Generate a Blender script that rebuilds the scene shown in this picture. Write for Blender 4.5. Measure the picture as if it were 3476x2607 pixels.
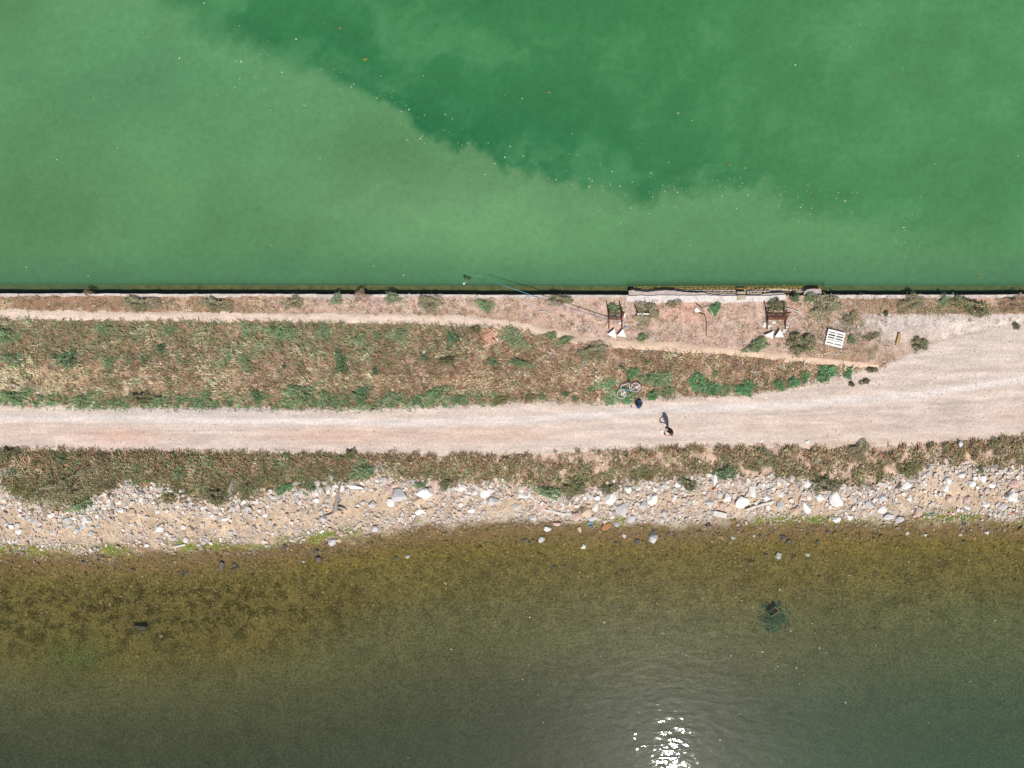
import bpy, bmesh, math, random
import numpy as np
from mathutils import Vector, Matrix, Euler
for o in list(bpy.data.objects): bpy.data.objects.remove(o, do_unlink=True)
scene = bpy.context.scene
COL = scene.collection
R = math.radians
random.seed(7); rng = np.random.default_rng(7)

# ------------------------------------------------------------------ camera, sky, sun
PXM = 50.0                      # photograph pixels per metre on the ground
H = 48.3                        # flying height of the camera
NX, NY = 4.24, 2.47             # point on the ground right under the camera
cam = bpy.data.cameras.new('camera'); camo = bpy.data.objects.new('camera', cam); COL.objects.link(camo)
cam.sensor_fit = 'HORIZONTAL'; cam.angle_x = 2*math.atan(0.72)
cam.shift_x = -NX/(1.44*H); cam.shift_y = -NY/(1.44*H)
cam.clip_start = 0.5; cam.clip_end = 3000
camo.location = (NX, NY, H); camo.rotation_euler = (0, 0, 0)
scene.camera = camo
scene.render.resolution_x, scene.render.resolution_y = 1024, 768
TANZ = 0.618
az = Vector((0.22, -0.975)).normalized()
zen = math.atan(TANZ)
S = Vector((az.x*math.sin(zen), az.y*math.sin(zen), math.cos(zen)))
world = bpy.data.worlds.new('World'); scene.world = world; world.use_nodes = True
wn = world.node_tree.nodes; wl = world.node_tree.links
sky = wn.new('ShaderNodeTexSky'); sky.sky_type = 'NISHITA'; sky.sun_disc = False
sky.sun_elevation = math.pi/2 - zen; sky.sun_rotation = math.atan2(az.x, az.y)
bg = wn['Background']; wl.new(sky.outputs[0], bg.inputs[0]); bg.inputs[1].default_value = 0.072
sun = bpy.data.lights.new('sun', 'SUN'); suno = bpy.data.objects.new('sun', sun); COL.objects.link(suno)
sun.energy = 4.3; sun.angle = R(0.53); sun.color = (1.0, 0.955, 0.90)
suno.rotation_euler = S.to_track_quat('Z', 'Y').to_euler(); suno.location = (0, 0, 60)
vs = scene.view_settings
vs.view_transform = 'Standard'; vs.look = 'None'; vs.exposure = 0.16; vs.gamma = 1.0; vs.use_curve_mapping = False

# ------------------------------------------------------------------ helpers
def W(px, py, z=0.0):
    """photograph pixel -> world point standing at height z"""
    x = (np.asarray(px, float)-1738)/PXM; y = (1303.5-np.asarray(py, float))/PXM
    f = (H-z)/H
    return NX+(x-NX)*f, NY+(y-NY)*f
def topx(x, y, z=0.0):
    f = H/(H-z)
    return (NX+(x-NX)*f)*PXM+1738, 1303.5-(NY+(y-NY)*f)*PXM
def lin(*c):
    r = [(v/255/12.92 if v/255 <= .04045 else ((v/255+.055)/1.055)**2.4) for v in c]
    return np.array(r)
def alb(r, g, b, k=1.42): return np.clip(lin(r, g, b)/k, 0, .85)     # seen sunlit colour -> surface colour

def _hash(ix, iy, s):
    n = (ix.astype(np.int64)*374761393 + iy.astype(np.int64)*668265263 + s*982451653) & 0x7fffffff
    n = ((n ^ (n >> 13))*1274126177) & 0x7fffffff
    n = (n ^ (n >> 16)) & 0xffff
    return n/65535.0
def vnoise(x, y, s=0):
    x = np.asarray(x, float); y = np.asarray(y, float)
    ix = np.floor(x); iy = np.floor(y); fx = x-ix; fy = y-iy
    fx = fx*fx*(3-2*fx); fy = fy*fy*(3-2*fy)
    a = _hash(ix, iy, s); b = _hash(ix+1, iy, s); c = _hash(ix, iy+1, s); d = _hash(ix+1, iy+1, s)
    return (a*(1-fx)+b*fx)*(1-fy)+(c*(1-fx)+d*fx)*fy
def fbm(x, y, s=0, o=4, g=.5):
    t = 0; a = 1; n = 0
    for i in range(o):
        t = t+a*vnoise(x*2**i+17.3*i, y*2**i-9.1*i, s+i); n += a; a *= g
    return t/n
def sstep(a, b, x):
    t = np.clip((x-a)/(b-a), 0, 1); return t*t*(3-2*t)

def curve(pts, z=0.0):
    p = np.array(pts, float); x, y = W(p[:, 0], p[:, 1], z)
    return lambda q: np.interp(q, x, y)
K = 3476/2212.
def c2(pts, z=0.0): return curve([(a*K, b*K) for a, b in pts], z)
WZ = -0.5                                                            # water level
y_wall = c2([(-600,633),(0,634),(700,635.5),(1350,637.5),(2212,636),(2900,635)])
y_veg = c2([(-600,872),(0,873),(200,880),(500,884),(750,884),(1000,878),(1150,866),(1250,868),(1300,872),(1380,866),(1440,858),(1600,853),(1680,842),(1740,830),(1800,812),(1850,804),(1900,796),(2000,752),(2100,720),(2212,700),(2900,690)])
y_trk = c2([(-600,972),(0,974),(300,977),(600,982),(900,986),(1150,982),(1400,969),(1600,966),(1800,966),(2000,962),(2130,950),(2212,944),(2900,930)])
y_low = c2([(-600,1075),(0,1050),(30,1075),(90,1096),(180,1100),(240,1070),(262,1052),(330,1052),(400,1075),(440,1090),(540,1078),(640,1055),(700,1050),(760,1040),(820,1026),(900,1038),(980,1050),(1100,1046),(1180,1066),(1240,1072),(1330,1048),(1500,1038),(1560,1020),(1600,1040),(1700,1038),(1780,1050),(1850,1060),(1900,1050),(1960,1030),(2010,1008),(2060,1004),(2130,1016),(2212,1012),(2900,1010)], -.12)
y_sh = c2([(-600,1200),(0,1190),(200,1197),(400,1188),(600,1176),(700,1166),(850,1146),(1000,1132),(1100,1126),(1250,1128),(1400,1135),(1500,1134),(1700,1126),(1900,1126),(2212,1128),(2900,1130)], WZ)
PATH = np.array([(-600,674),(0,678),(160,682),(330,684),(600,686),(900,690),(1020,694),(1100,702),(1180,718),(1250,733),(1330,744),(1420,748),(1600,761),(1750,779),(1890,790)], float)*K
path_x, path_y = W(PATH[:, 0], PATH[:, 1])
def y_path(x): return np.interp(x, path_x, path_y)

def ground_z(x, y):
    x = np.asarray(x, float); y = np.asarray(y, float)
    a, b, c, d, e = y_wall(x), y_veg(x), y_trk(x), y_low(x), y_sh(x)
    t = np.clip((a-y)/np.maximum(a-b, .5), 0, 1)
    mound = .16*np.sin(np.pi*sstep(.25, 1, t))
    z = np.where(y > b, mound, 0.0)
    u = np.clip((c-y)/np.maximum(c-d, .3), 0, 1); z = np.where(y < c, .07*np.sin(np.pi*np.clip(u*1.4, 0, 1))-.14*u*u, z)
    v = np.clip((d-y)/np.maximum(d-e, .3), 0, 1); z = np.where(y < d, -.14-.36*v**.85, z)
    s = np.clip(e-y, 0, 1000)
    z = np.where(y < e, WZ-np.interp(s, [0, 1.5, 4, 10, 20, 60, 400], [0, .13, .32, .75, 1.5, 2.6, 3.2]), z)
    z = z+np.where(y < b, .035, .05)*(fbm(x*1.3, y*1.3, 3, 3)-.5)*np.where((y < b) & (y > c), .5, 1)
    return z

def mesh_np(name, V, F, cols=None, extra=None, smooth=False):
    V = np.asarray(V, np.float32); F = np.asarray(F, np.int32)
    m = bpy.data.meshes.new(name); k = F.shape[1]
    m.vertices.add(len(V)); m.vertices.foreach_set('co', V.ravel())
    m.loops.add(F.size); m.loops.foreach_set('vertex_index', F.ravel())
    m.polygons.add(len(F)); m.polygons.foreach_set('loop_start', np.arange(0, F.size, k, dtype=np.int32))
    m.polygons.foreach_set('loop_total', np.full(len(F), k, np.int32))
    m.polygons.foreach_set('use_smooth', np.full(len(F), smooth))
    if cols is not None:
        at = m.color_attributes.new('Col', 'FLOAT_COLOR', 'POINT')
        c = np.ones((len(V), 4), np.float32); c[:, :3] = cols; at.data.foreach_set('color', c.ravel())
    for n, v in (extra or {}).items():
        at = m.attributes.new(n, 'FLOAT', 'POINT'); at.data.foreach_set('value', np.asarray(v, np.float32).ravel())
    m.update(calc_edges=True); m.validate()
    return m
def grid_faces(nx, ny):
    i = np.arange(nx-1)[None, :]+np.arange(ny-1)[:, None]*nx
    i = i.ravel(); return np.stack([i, i+1, i+1+nx, i+nx], 1)
def obj(name, mesh, mat=None, parent=None, loc=None, rot=None):
    o = bpy.data.objects.new(name, mesh); COL.objects.link(o)
    if mat is not None and mesh is not None:
        mesh.materials.clear(); mesh.materials.append(mat)
    if parent is not None: o.parent = parent
    if loc is not None: o.location = loc
    if rot is not None: o.rotation_euler = rot
    return o
def tag(o, label=None, cat=None, group=None, kind=None):
    if label: o['label'] = label
    if cat: o['category'] = cat
    if group: o['group'] = group
    if kind: o['kind'] = kind
    return o
def empty(name, loc, rz=0):
    o = bpy.data.objects.new(name, None); COL.objects.link(o); o.location = loc; o.rotation_euler = (0, 0, rz); o.empty_display_size = .2; return o

# ---- bmesh shapes
def bm_box(bm, c, s, M=None, jit=0, bev=0):
    r = bmesh.ops.create_cube(bm, size=1); vs_ = r['verts']
    for v in vs_:
        v.co = Vector((v.co.x*s[0]+c[0], v.co.y*s[1]+c[1], v.co.z*s[2]+c[2]))
        if jit: v.co += Vector((random.uniform(-jit, jit), random.uniform(-jit, jit), random.uniform(-jit, jit)*.5))
    if bev:
        es = {e for v in vs_ for e in v.link_edges}
        r2 = bmesh.ops.bevel(bm, geom=list(es), offset=bev, segments=1, affect='EDGES'); vs_ = list({v for f in r2['faces'] for v in f.verts} | set(v for v in vs_ if v.is_valid))
    if M is not None:
        for v in vs_: v.co = M @ v.co
    return vs_
def bm_tube(bm, pts, rad, n=6, cap=True):
    pts = [Vector(p) for p in pts]; rad = rad if hasattr(rad, '__len__') else [rad]*len(pts)
    rings = []
    for i, p in enumerate(pts):
        d = (pts[min(i+1, len(pts)-1)]-pts[max(i-1, 0)]).normalized()
        a = d.orthogonal().normalized() if i == 0 else (prev-d*prev.dot(d)).normalized()
        prev = a; b = d.cross(a)
        rings.append([bm.verts.new(p+(a*math.cos(t)+b*math.sin(t))*rad[i]) for t in [2*math.pi*k/n for k in range(n)]])
    for r0, r1 in zip(rings, rings[1:]):
        for k in range(n): bm.faces.new((r0[k], r0[(k+1) % n], r1[(k+1) % n], r1[k]))
    if cap: bm.faces.new(rings[0][::-1]); bm.faces.new(rings[-1])
def bm_torus(bm, c, ax1, ax2, Rr, r, n=28, m=6):
    c = Vector(c); ax1 = Vector(ax1); ax2 = Vector(ax2); nz = ax1.cross(ax2)
    g = []
    for i in range(n):
        t = 2*math.pi*i/n; d = ax1*math.cos(t)+ax2*math.sin(t)
        g.append([bm.verts.new(c+d*(Rr+r*math.cos(2*math.pi*j/m))+nz*(r*math.sin(2*math.pi*j/m))) for j in range(m)])
    for i in range(n):
        for j in range(m):
            bm.faces.new((g[i][j], g[(i+1) % n][j], g[(i+1) % n][(j+1) % m], g[i][(j+1) % m]))
def fin(bm, name, mat, parent=None, smooth=False, loc=None, rot=None):
    bmesh.ops.recalc_face_normals(bm, faces=bm.faces[:])
    m = bpy.data.meshes.new(name); bm.to_mesh(m); bm.free()
    if smooth:
        for p in m.polygons: p.use_smooth = True
    return obj(name, m, mat, parent, loc, rot)
def nb(): return bmesh.new()

# ------------------------------------------------------------------ materials
def nodes_of(name):
    m = bpy.data.materials.new(name); m.use_nodes = True
    nt = m.node_tree; b = nt.nodes['Principled BSDF']; return m, nt, b
def ramp2(nt, fac, c0, c1, p0=0., p1=1.):
    r = nt.nodes.new('ShaderNodeValToRGB'); r.color_ramp.elements[0].position = p0; r.color_ramp.elements[1].position = p1
    r.color_ramp.elements[0].color = (*c0, 1); r.color_ramp.elements[1].color = (*c1, 1)
    nt.links.new(fac, r.inputs[0]); return r.outputs[0]
def noise(nt, scale, detail=4, rough=.6, vec=None, dist=0):
    n = nt.nodes.new('ShaderNodeTexNoise'); n.inputs['Scale'].default_value = scale; n.inputs['Detail'].default_value = detail
    n.inputs['Roughness'].default_value = rough; n.inputs['Distortion'].default_value = dist
    if vec is None:
        g = nt.nodes.new('ShaderNodeNewGeometry'); vec = g.outputs['Position']
    nt.links.new(vec, n.inputs['Vector']); return n.outputs[0]
def mul(nt, a, b, fac=1.0, mode='MULTIPLY'):
    m = nt.nodes.new('ShaderNodeMix'); m.data_type = 'RGBA'; m.blend_type = mode; m.inputs[0].default_value = fac
    nt.links.new(a, m.inputs[6])
    if hasattr(b, '__len__'): m.inputs[7].default_value = (*b, 1)
    else: nt.links.new(b, m.inputs[7])
    return m.outputs[2]
def bump(nt, b, h, dist, strength=1.0):
    n = nt.nodes.new('ShaderNodeBump'); n.inputs['Distance'].default_value = dist; n.inputs['Strength'].default_value = strength
    nt.links.new(h, n.inputs['Height']); nt.links.new(n.outputs[0], b.inputs['Normal']); return n
def mat_plain(name, col, rough=.8, var=.25, scale=6., bumpd=0., metal=0., spec=.3, objspace=True):
    m, nt, b = nodes_of(name); col = np.asarray(col, float)
    vec = None
    if objspace:
        tc = nt.nodes.new('ShaderNodeTexCoord'); vec = tc.outputs['Object']
    n = noise(nt, scale, 5, .65, vec)
    c = ramp2(nt, n, tuple(col*(1-var)), tuple(np.minimum(col*(1+var), 1)), .3, .7)
    oi = nt.nodes.new('ShaderNodeObjectInfo')
    k = ramp2(nt, oi.outputs['Random'], (1-var*.6,)*3, (1.0,)*3)
    nt.links.new(mul(nt, c, k), b.inputs['Base Color'])
    b.inputs['Roughness'].default_value = rough; b.inputs['Metallic'].default_value = metal; b.inputs['Specular IOR Level'].default_value = spec
    if bumpd: bump(nt, b, n, bumpd)
    return m
def mat_attr(name, rough=.9, grain=20., gamt=.25, bumpd=0., spec=.15, mid=None):
    m, nt, b = nodes_of(name)
    a = nt.nodes.new('ShaderNodeAttribute'); a.attribute_name = 'Col'; c = a.outputs['Color']
    if gamt:
        n = noise(nt, grain, 6, .7); c = mul(nt, c, ramp2(nt, n, (1-gamt,)*3, (1+gamt,)*3, .32, .68))
        if mid:
            gg = nt.nodes.new('ShaderNodeNewGeometry'); mp = nt.nodes.new('ShaderNodeMapping'); mp.inputs['Scale'].default_value = (.22 if name == 'gravel_track' else 1, 1.6 if name == 'gravel_track' else 1, 1); nt.links.new(gg.outputs['Position'], mp.inputs[0])
            n2 = noise(nt, mid, 4, .6, mp.outputs[0]); c = mul(nt, c, ramp2(nt, n2, (1-gamt*.6,)*3, (1+gamt*.5,)*3, .35, .65))
        if bumpd: bump(nt, b, n, bumpd)
    nt.links.new(c, b.inputs['Base Color']); b.inputs['Roughness'].default_value = rough; b.inputs['Specular IOR Level'].default_value = spec
    return m

M_ground = mat_attr('soil', .95, 7., .32, .035, .1, mid=1.7)
M_track = mat_attr('gravel_track', .95, 9., .22, .03, .1, mid=1.6)
M_grass = mat_attr('grass_blades', .85, 3., .0, 0, .2)
M_leaf = mat_attr('leaves', .7, 3., .0, 0, .3)
M_conc = mat_plain('weathered_concrete', alb(206,190,182), .9, .22, 3.0, .02)
M_white = mat_plain('whitened_concrete', alb(246,236,228), .9, .16, 4.0, .03)
M_cope = mat_plain('stained_coping', alb(228,216,206), .9, .30, 2.2, .03)
M_dstone = mat_plain('dry_masonry', alb(212,196,172), .9, .28, 4.0, .03)
M_ystone = mat_plain('algae_masonry', alb(186,154,84), .8, .35, 4.0, .03)
M_ledge = mat_plain('algae_footing', alb(138,122,78), .9, .45, 2.2, .03)
M_dark = mat_plain('wet_wall', alb(70,62,50), .8, .3, 3.0, .03)
ROCKM = {'w': mat_plain('pale_limestone', alb(255,250,242,1.3), .9, .12, 5., .04), 'g': mat_plain('grey_limestone', alb(226,222,218), .9, .20, 5., .04),
         't': mat_plain('tan_limestone', alb(236,208,178), .9, .20, 5., .04), 'p': mat_plain('pink_limestone', alb(238,204,188), .9, .20, 5., .04),
         'd': mat_plain('dark_wet_stone', alb(112,104,98), .6, .3, 6., .03), 'o': mat_plain('orange_stone', alb(198,140,98), .9, .25, 6., .04),
         'y': mat_plain('algae_stone', alb(140,116,66), .8, .3, 6., .03)}
M_wood = mat_plain('grey_driftwood', alb(176,166,156), .85, .3, 8., .02)
M_pale = mat_plain('bleached_board', alb(240,232,222), .8, .12, 6.)
M_tan = mat_plain('tan_timber', alb(204,168,122), .85, .2, 8.)
M_brownw = mat_plain('brown_stick', alb(122,92,70), .85, .25, 8.)
M_rust = mat_plain('rusty_steel', alb(120,72,52), .75, .35, 14., .01)
M_wpaint = mat_plain('white_paint', alb(250,248,242,1.25), .55, .06, 5.)
M_black = mat_plain('black_plastic', (.012, .012, .014), .5, .2, 5.)
M_rubber = mat_plain('tyre_rubber', (.03, .03, .032), .8, .2, 5.)
M_alu = mat_plain('bright_metal', (.62, .63, .66), .35, .08, 5., 0, .6, .5)
M_turq = mat_plain('turquoise_paint', alb(80,190,190), .4, .1, 5.)
M_blue = mat_plain('blue_fabric', alb(58,84,128), .8, .2, 12.)
M_navy = mat_plain('navy_fabric', alb(34,44,66), .85, .25, 12.)
M_dgrey = mat_plain('dark_grey_cloth', alb(84,78,80), .9, .3, 12.)
M_bagw = mat_plain('white_plastic_film', alb(238,240,238,1.3), .5, .1, 9.)
M_skin = mat_plain('skin', (.42, .235, .17), .6, .08, 8.)
M_shirt = mat_plain('dark_maroon_shirt', (.075, .026, .026), .85, .2, 14.)
M_short = mat_plain('dark_shorts', (.03, .03, .035), .85, .2, 14.)
M_shoe = mat_plain('black_shoes', (.018, .017, .017), .7, .2, 14.)
M_hair = mat_plain('black_hair', (.008, .009, .010), .55, .2, 30.)
M_orange = mat_plain('orange_plastic', alb(232,126,76), .6, .15, 8.)
M_redp = mat_plain('red_plastic', alb(206,92,74), .6, .15, 8.)
M_lblue = mat_plain('pale_blue_plastic', alb(142,180,196), .5, .12, 8.)
M_teal = mat_plain('teal_plastic', alb(92,140,140), .6, .12, 8.)
M_polebl = mat_plain('blue_grey_pole', alb(150,152,172), .45, .15, 5.)
M_polecy = mat_plain('cyan_pole_tip', alb(110,180,205), .45, .15, 5.)
M_float = mat_plain('yellow_algae_clump', alb(150,140,56), .9, .3, 14.)

# ------------------------------------------------------------------ ground sheet
XS = np.concatenate([np.linspace(-300, -64, 24), np.arange(-63, 63.01, .13), np.linspace(64, 300, 24)])
def zone_cols(x, y):
    a, b, c, d, e = y_wall(x), y_veg(x), y_trk(x), y_low(x), y_sh(x)
    px, py = topx(x, y)
    n = fbm(x*.9, y*.9, 11)[:, None]; n2 = fbm(x*.35, y*.35, 21)[:, None]; n3 = fbm(x*3.1, y*3.1, 31)[:, None]
    soil = alb(176,142,114)*(.75+.5*n); pink = alb(220,188,170)*(.76+.48*n3); white = alb(228,212,200)*(.85+.3*n3)
    out = soil
    bare = sstep(.42, .66, n2[:, 0]*.5+n[:, 0]*.5)
    nearw = sstep(2.6, .4, a-y)*sstep(700, 1100, px)*(1-.8*sstep(2800, 2950, px))
    bare = np.maximum(bare*.5, nearw*.95)
    mid = sstep(1600, 1950, px)*sstep(2960, 2600, px)*(y > y_path(x)-.15)
    bare = np.maximum(bare, mid*(.75+.3*n3[:, 0]))
    out = out*(1-bare[:, None])+pink*bare[:, None]
    rg = sstep(2780, 3000, px+(n[:, 0]-.5)*400)*sstep(1250, 1090, py)*(py > 1065)
    out = out*(1-rg[:, None])+white*rg[:, None]
    red = np.exp(-(((px-1675)/38)**2+((py-1150)/45)**2))[:, None]; out = out*(1-red*.8)+alb(234,178,150)*red*.8
    for cx, cy, rx, ry in ((2340,1065,70,30),(2310,1060,60,28)):
        q = np.exp(-(((px-cx)/rx)**2+((py-cy)/ry)**2))[:, None]; out = out*(1-q*.7)+alb(232,184,160)*q*.7
    trk = ((y <= b+.15) & (y >= c-.1))[:, None]
    out = np.where(trk, alb(214,198,186)*(.9+.2*n3), out)
    low = (y < c)[:, None]; lowc = (alb(172,138,108)*(1-sstep(1150, 1500, px))[:, None]+alb(220,190,168)*sstep(1150, 1500, px)[:, None])*(.7+.6*n3); out = np.where(low, lowc, out)
    v = (d-y)/np.maximum(d-e, .3)
    sand = alb(214,189,161)*(.80+.40*n); rub = alb(214,198,182)*(.62+.7*n3)
    wr = np.clip(sstep(.5, .0, v)+sstep(.62, .9, v), 0, 1)*sstep(.35, .65, n[:, 0]*.5+n3[:, 0]*.5+.15*(px > 1400))
    bc = sand*(1-wr[:, None])+rub*wr[:, None]
    wet = sstep(.84, 1.10, v+(n[:, 0]-.5)*.5+(n3[:, 0]-.5)*.35)[:, None]
    bc = bc*(1-wet)+alb(146,116,82)*(.75+.5*n3)*wet
    gp = np.clip(np.exp(-((v-.93)/.11)**2)*sstep(.46, .62, fbm(x*.45, y*1.2, 77)+.10*sstep(500, 800, px)*sstep(1250, 900, px)), 0, 1)[:, None]
    bc = bc*(1-gp)+alb(142,134,58)*(.75+.5*n3)*gp
    out = np.where((y < d-.05)[:, None], bc, out)
    return np.clip(out, .005, .85)
def build_ground():
    ny = 190
    t = np.linspace(0, 1, ny)
    ytop = y_wall(XS)-.05; ybot = y_sh(XS)-.9
    Y = ytop[None, :]*(1-t[:, None])+ybot[None, :]*t[:, None]; X = np.repeat(XS[None, :], ny, 0)
    x, y = X.ravel(), Y.ravel(); z = ground_z(x, y)
    me = mesh_np('ground', np.stack([x, y, z], 1), grid_faces(len(XS), ny)[:, ::-1], zone_cols(x, y), smooth=True)
    return tag(obj('ground', me, M_ground), kind='structure')
build_ground()

def build_track():
    ny = 70; t = np.linspace(0, 1, ny)
    jag = lambda s, k: (fbm(XS*1.6, XS*0+s, s, 3)-.5)*k
    yt = y_veg(XS)+.12+jag(5, .5); yb = y_trk(XS)-.05+jag(9, .4)
    Y = yt[None, :]*(1-t[:, None])+yb[None, :]*t[:, None]; X = np.repeat(XS[None, :], ny, 0)
    x, y = X.ravel(), Y.ravel(); px, py = topx(x, y)
    z = ground_z(x, y)*.6+.045
    edge = np.minimum(t, 1-t); z = z-np.repeat((sstep(.03, 0, edge)*.06)[:, None], len(XS), 1).ravel()
    yr = y-np.interp(px, [0, 1700, 2600, 3476], [0, .05, .55, 1.7])*np.clip((y-y_trk(x))/2.25, 0, 1); n = fbm(x*.5, y*1.6, 41)[:, None]; n3 = fbm(x*2.3, y*2.6, 43)[:, None]; st = fbm(x*.10, yr*7, 47, 4, .6)[:, None]
    c = alb(228,208,193)*(.88+.24*n)*(.92+.16*n3)
    c = c*(.80+.40*st)
    yc = y_trk(x)
    # pale wheel lines and a redder crown
    w1 = np.exp(-((y-(yc+2.25+np.interp(px, [0, 1700, 2600, 3476], [0, .05, .55, 1.7])))/.28)**2)[:, None]; w2 = np.exp(-((y-(yc+.75))/.4)**2)[:, None]
    c = c*(1-.75*w1)+alb(242,232,224)*.75*w1; c = c*(1-.3*w2)+alb(228,212,200)*.3*w2
    rd = (np.exp(-((y-(yc+1.35))/.5)**2)*sstep(.36, .62, fbm(x*.16, y*.5, 53)))[:, None]
    c = c*(1-.4*rd)+alb(226,192,172)*.4*rd
    for cx, cy, rx, ry, k in ((420,1482,130,28,.6),(1150,1480,170,26,.4),(1700,1470,260,26,.3),(330,1405,600,20,.0)):
        q = np.exp(-(((px-cx)/rx)**2+((py-cy)/ry)**2))[:, None]*k; c = c*(1-q)+alb(228,184,160)*q
    gr = np.exp(-(((px-700)/400)**2+((py-1395)/25)**2))[:, None]*.5; c = c*(1-gr)+alb(206,200,198)*gr
    sd = (sstep(2300, 3200, px)*sstep(1440, 1500, py))[:, None]*.45; c = c*(1-sd)+alb(222,196,170)*sd
    fx = (sstep(2900, 3100, px)*sstep(1330, 1230, py))[:, None]*.4; c = c*(1-fx)+alb(224,208,196)*fx
    me = mesh_np('gravel_track', np.stack([x, y, z], 1), grid_faces(len(XS), ny)[:, ::-1], np.clip(c, 0, .85), smooth=True)
    tag(obj('gravel_track', me, M_track), kind='structure')
build_track()
def build_path():
    xs = np.arange(-63, W(1900*K, 0)[0], .15); ny = 9; t = np.linspace(-1, 1, ny)
    wd = .34+.30*(fbm(xs*1.4, xs*0, 61, 4)-.5)+np.interp(xs, [-60, -5, 8, 20], [.02, .05, .0, -.06]); wd = wd*np.interp(xs, [20, 24.5], [1, .6])
    X = np.repeat(xs[None, :], ny, 0); Y = y_path(xs)[None, :]+t[:, None]*wd[None, :]
    x, y = X.ravel(), Y.ravel(); n = fbm(x*1.5, y*3, 67)[:, None]
    z = ground_z(x, y)+.035-np.repeat(.05*np.abs(t)**3, len(xs))
    px, _ = topx(x, y); k = sstep(1500, 2200, px)[:, None]
    c = (alb(240,216,196)*(1-k)+alb(240,210,182)*k)*(.82+.36*n)
    me = mesh_np('footpath', np.stack([x, y, z], 1), grid_faces(len(xs), ny), np.clip(c, 0, .85), smooth=True)
    tag(obj('footpath', me, M_track), kind='structure')
build_path()

# ------------------------------------------------------------------ seabed, lagoon bed and waters
def mat_seabed():
    m, nt, b = nodes_of('seabed')
    a = nt.nodes.new('ShaderNodeAttribute'); a.attribute_name = 'Col'; c = a.outputs['Color']
    pt = nt.nodes.new('ShaderNodeAttribute'); pt.attribute_name = 'patch'
    n = noise(nt, 7.0, 6, .78); n2 = noise(nt, 1.5, 4, .6)
    c = mul(nt, c, ramp2(nt, n, (.38,)*3, (1.6,)*3, .34, .66))
    mm = nt.nodes.new('ShaderNodeMath'); mm.operation = 'MULTIPLY_ADD'
    nt.links.new(n, mm.inputs[0]); mm.inputs[1].default_value = .55; nt.links.new(n2, mm.inputs[2])
    dk = ramp2(nt, mm.outputs[0], (.36, .38, .32), (1, 1, 1), .66, .84)
    mx = nt.nodes.new('ShaderNodeMix'); mx.data_type = 'RGBA'; nt.links.new(pt.outputs['Fac'], mx.inputs[0])
    mx.inputs[6].default_value = (1, 1, 1, 1); nt.links.new(dk, mx.inputs[7])
    c = mul(nt, c, mx.outputs[2])
    nt.links.new(c, b.inputs['Base Color']); b.inputs['Roughness'].default_value = .95; b.inputs['Specular IOR Level'].default_value = .05
    bump(nt, b, n, .10); return m
M_seabed = mat_seabed()
def build_seabed():
    ny = 230; s = np.concatenate([np.linspace(-.0, 24, 200), np.linspace(25, 380, 30)])
    X = np.repeat(XS[None, :], ny, 0); Y = (y_sh(XS)-.55)[None, :]-s[:, None]
    x, y = X.ravel(), Y.ravel(); z = ground_z(x, y)
    px, py = topx(x, y, -.9)
    sh = y_sh(x)-y
    n = fbm(x*.8, y*.8, 71)[:, None]; n2 = fbm(x*.18, y*.3, 73)[:, None]
    brown = alb(156,126,86); olive = alb(142,124,70); gol = alb(134,127,86); murk = alb(104,106,80)
    c = brown*(.8+.4*n)
    left = sstep(1500, 700, px)[:, None]
    k = sstep(.9, 2.4, sh)[:, None]; c = c*(1-k)+(olive*(.75+.5*n))*k
    k = (sstep(3.2, 7.5, sh+2*(n2[:, 0]-.5)-3.0*left[:, 0]))[:, None]; c = c*(1-k)+(gol*(.8+.4*n)*(1-.0*left))*k
    k = sstep(7, 15, sh-1*left[:, 0])[:, None]; c = c*(1-k)+murk*(.85+.3*n)*k
    yb = (np.exp(-((sh-1.7-np.interp(px, [0, 1500, 3476], [0, .2, .0]))/.55)**2)*sstep(700, 1200, px))[:, None]*.6; c = c*(1-yb)+alb(154,130,60)*(.8+.4*n)*yb
    g = np.exp(-(((px-260)/110)**2+((py-2230)/60)**2))[:, None]*.6; c = c*(1-g)+alb(108,128,70)*g
    patch = np.clip(.25+.75*sstep(1.2, 3, sh)*sstep(9, 5, sh)*(.35+.65*left[:, 0]), 0, 1)*sstep(.2, 1.2, sh)
    me = mesh_np('seabed', np.stack([x, y, z-.004], 1), grid_faces(len(XS), ny)[:, ::-1], np.clip(c, .003, .8), {'patch': patch}, smooth=True)
    tag(obj('seabed', me, M_seabed), kind='structure')
build_seabed()
bm = nb(); bm_box(bm, (0, 240, -3.2), (700, 470, .2)); tag(fin(bm, 'lagoon_bed', mat_plain('lagoon_mud', alb(70,110,80), .95, .2, .3)), kind='structure')

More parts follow.
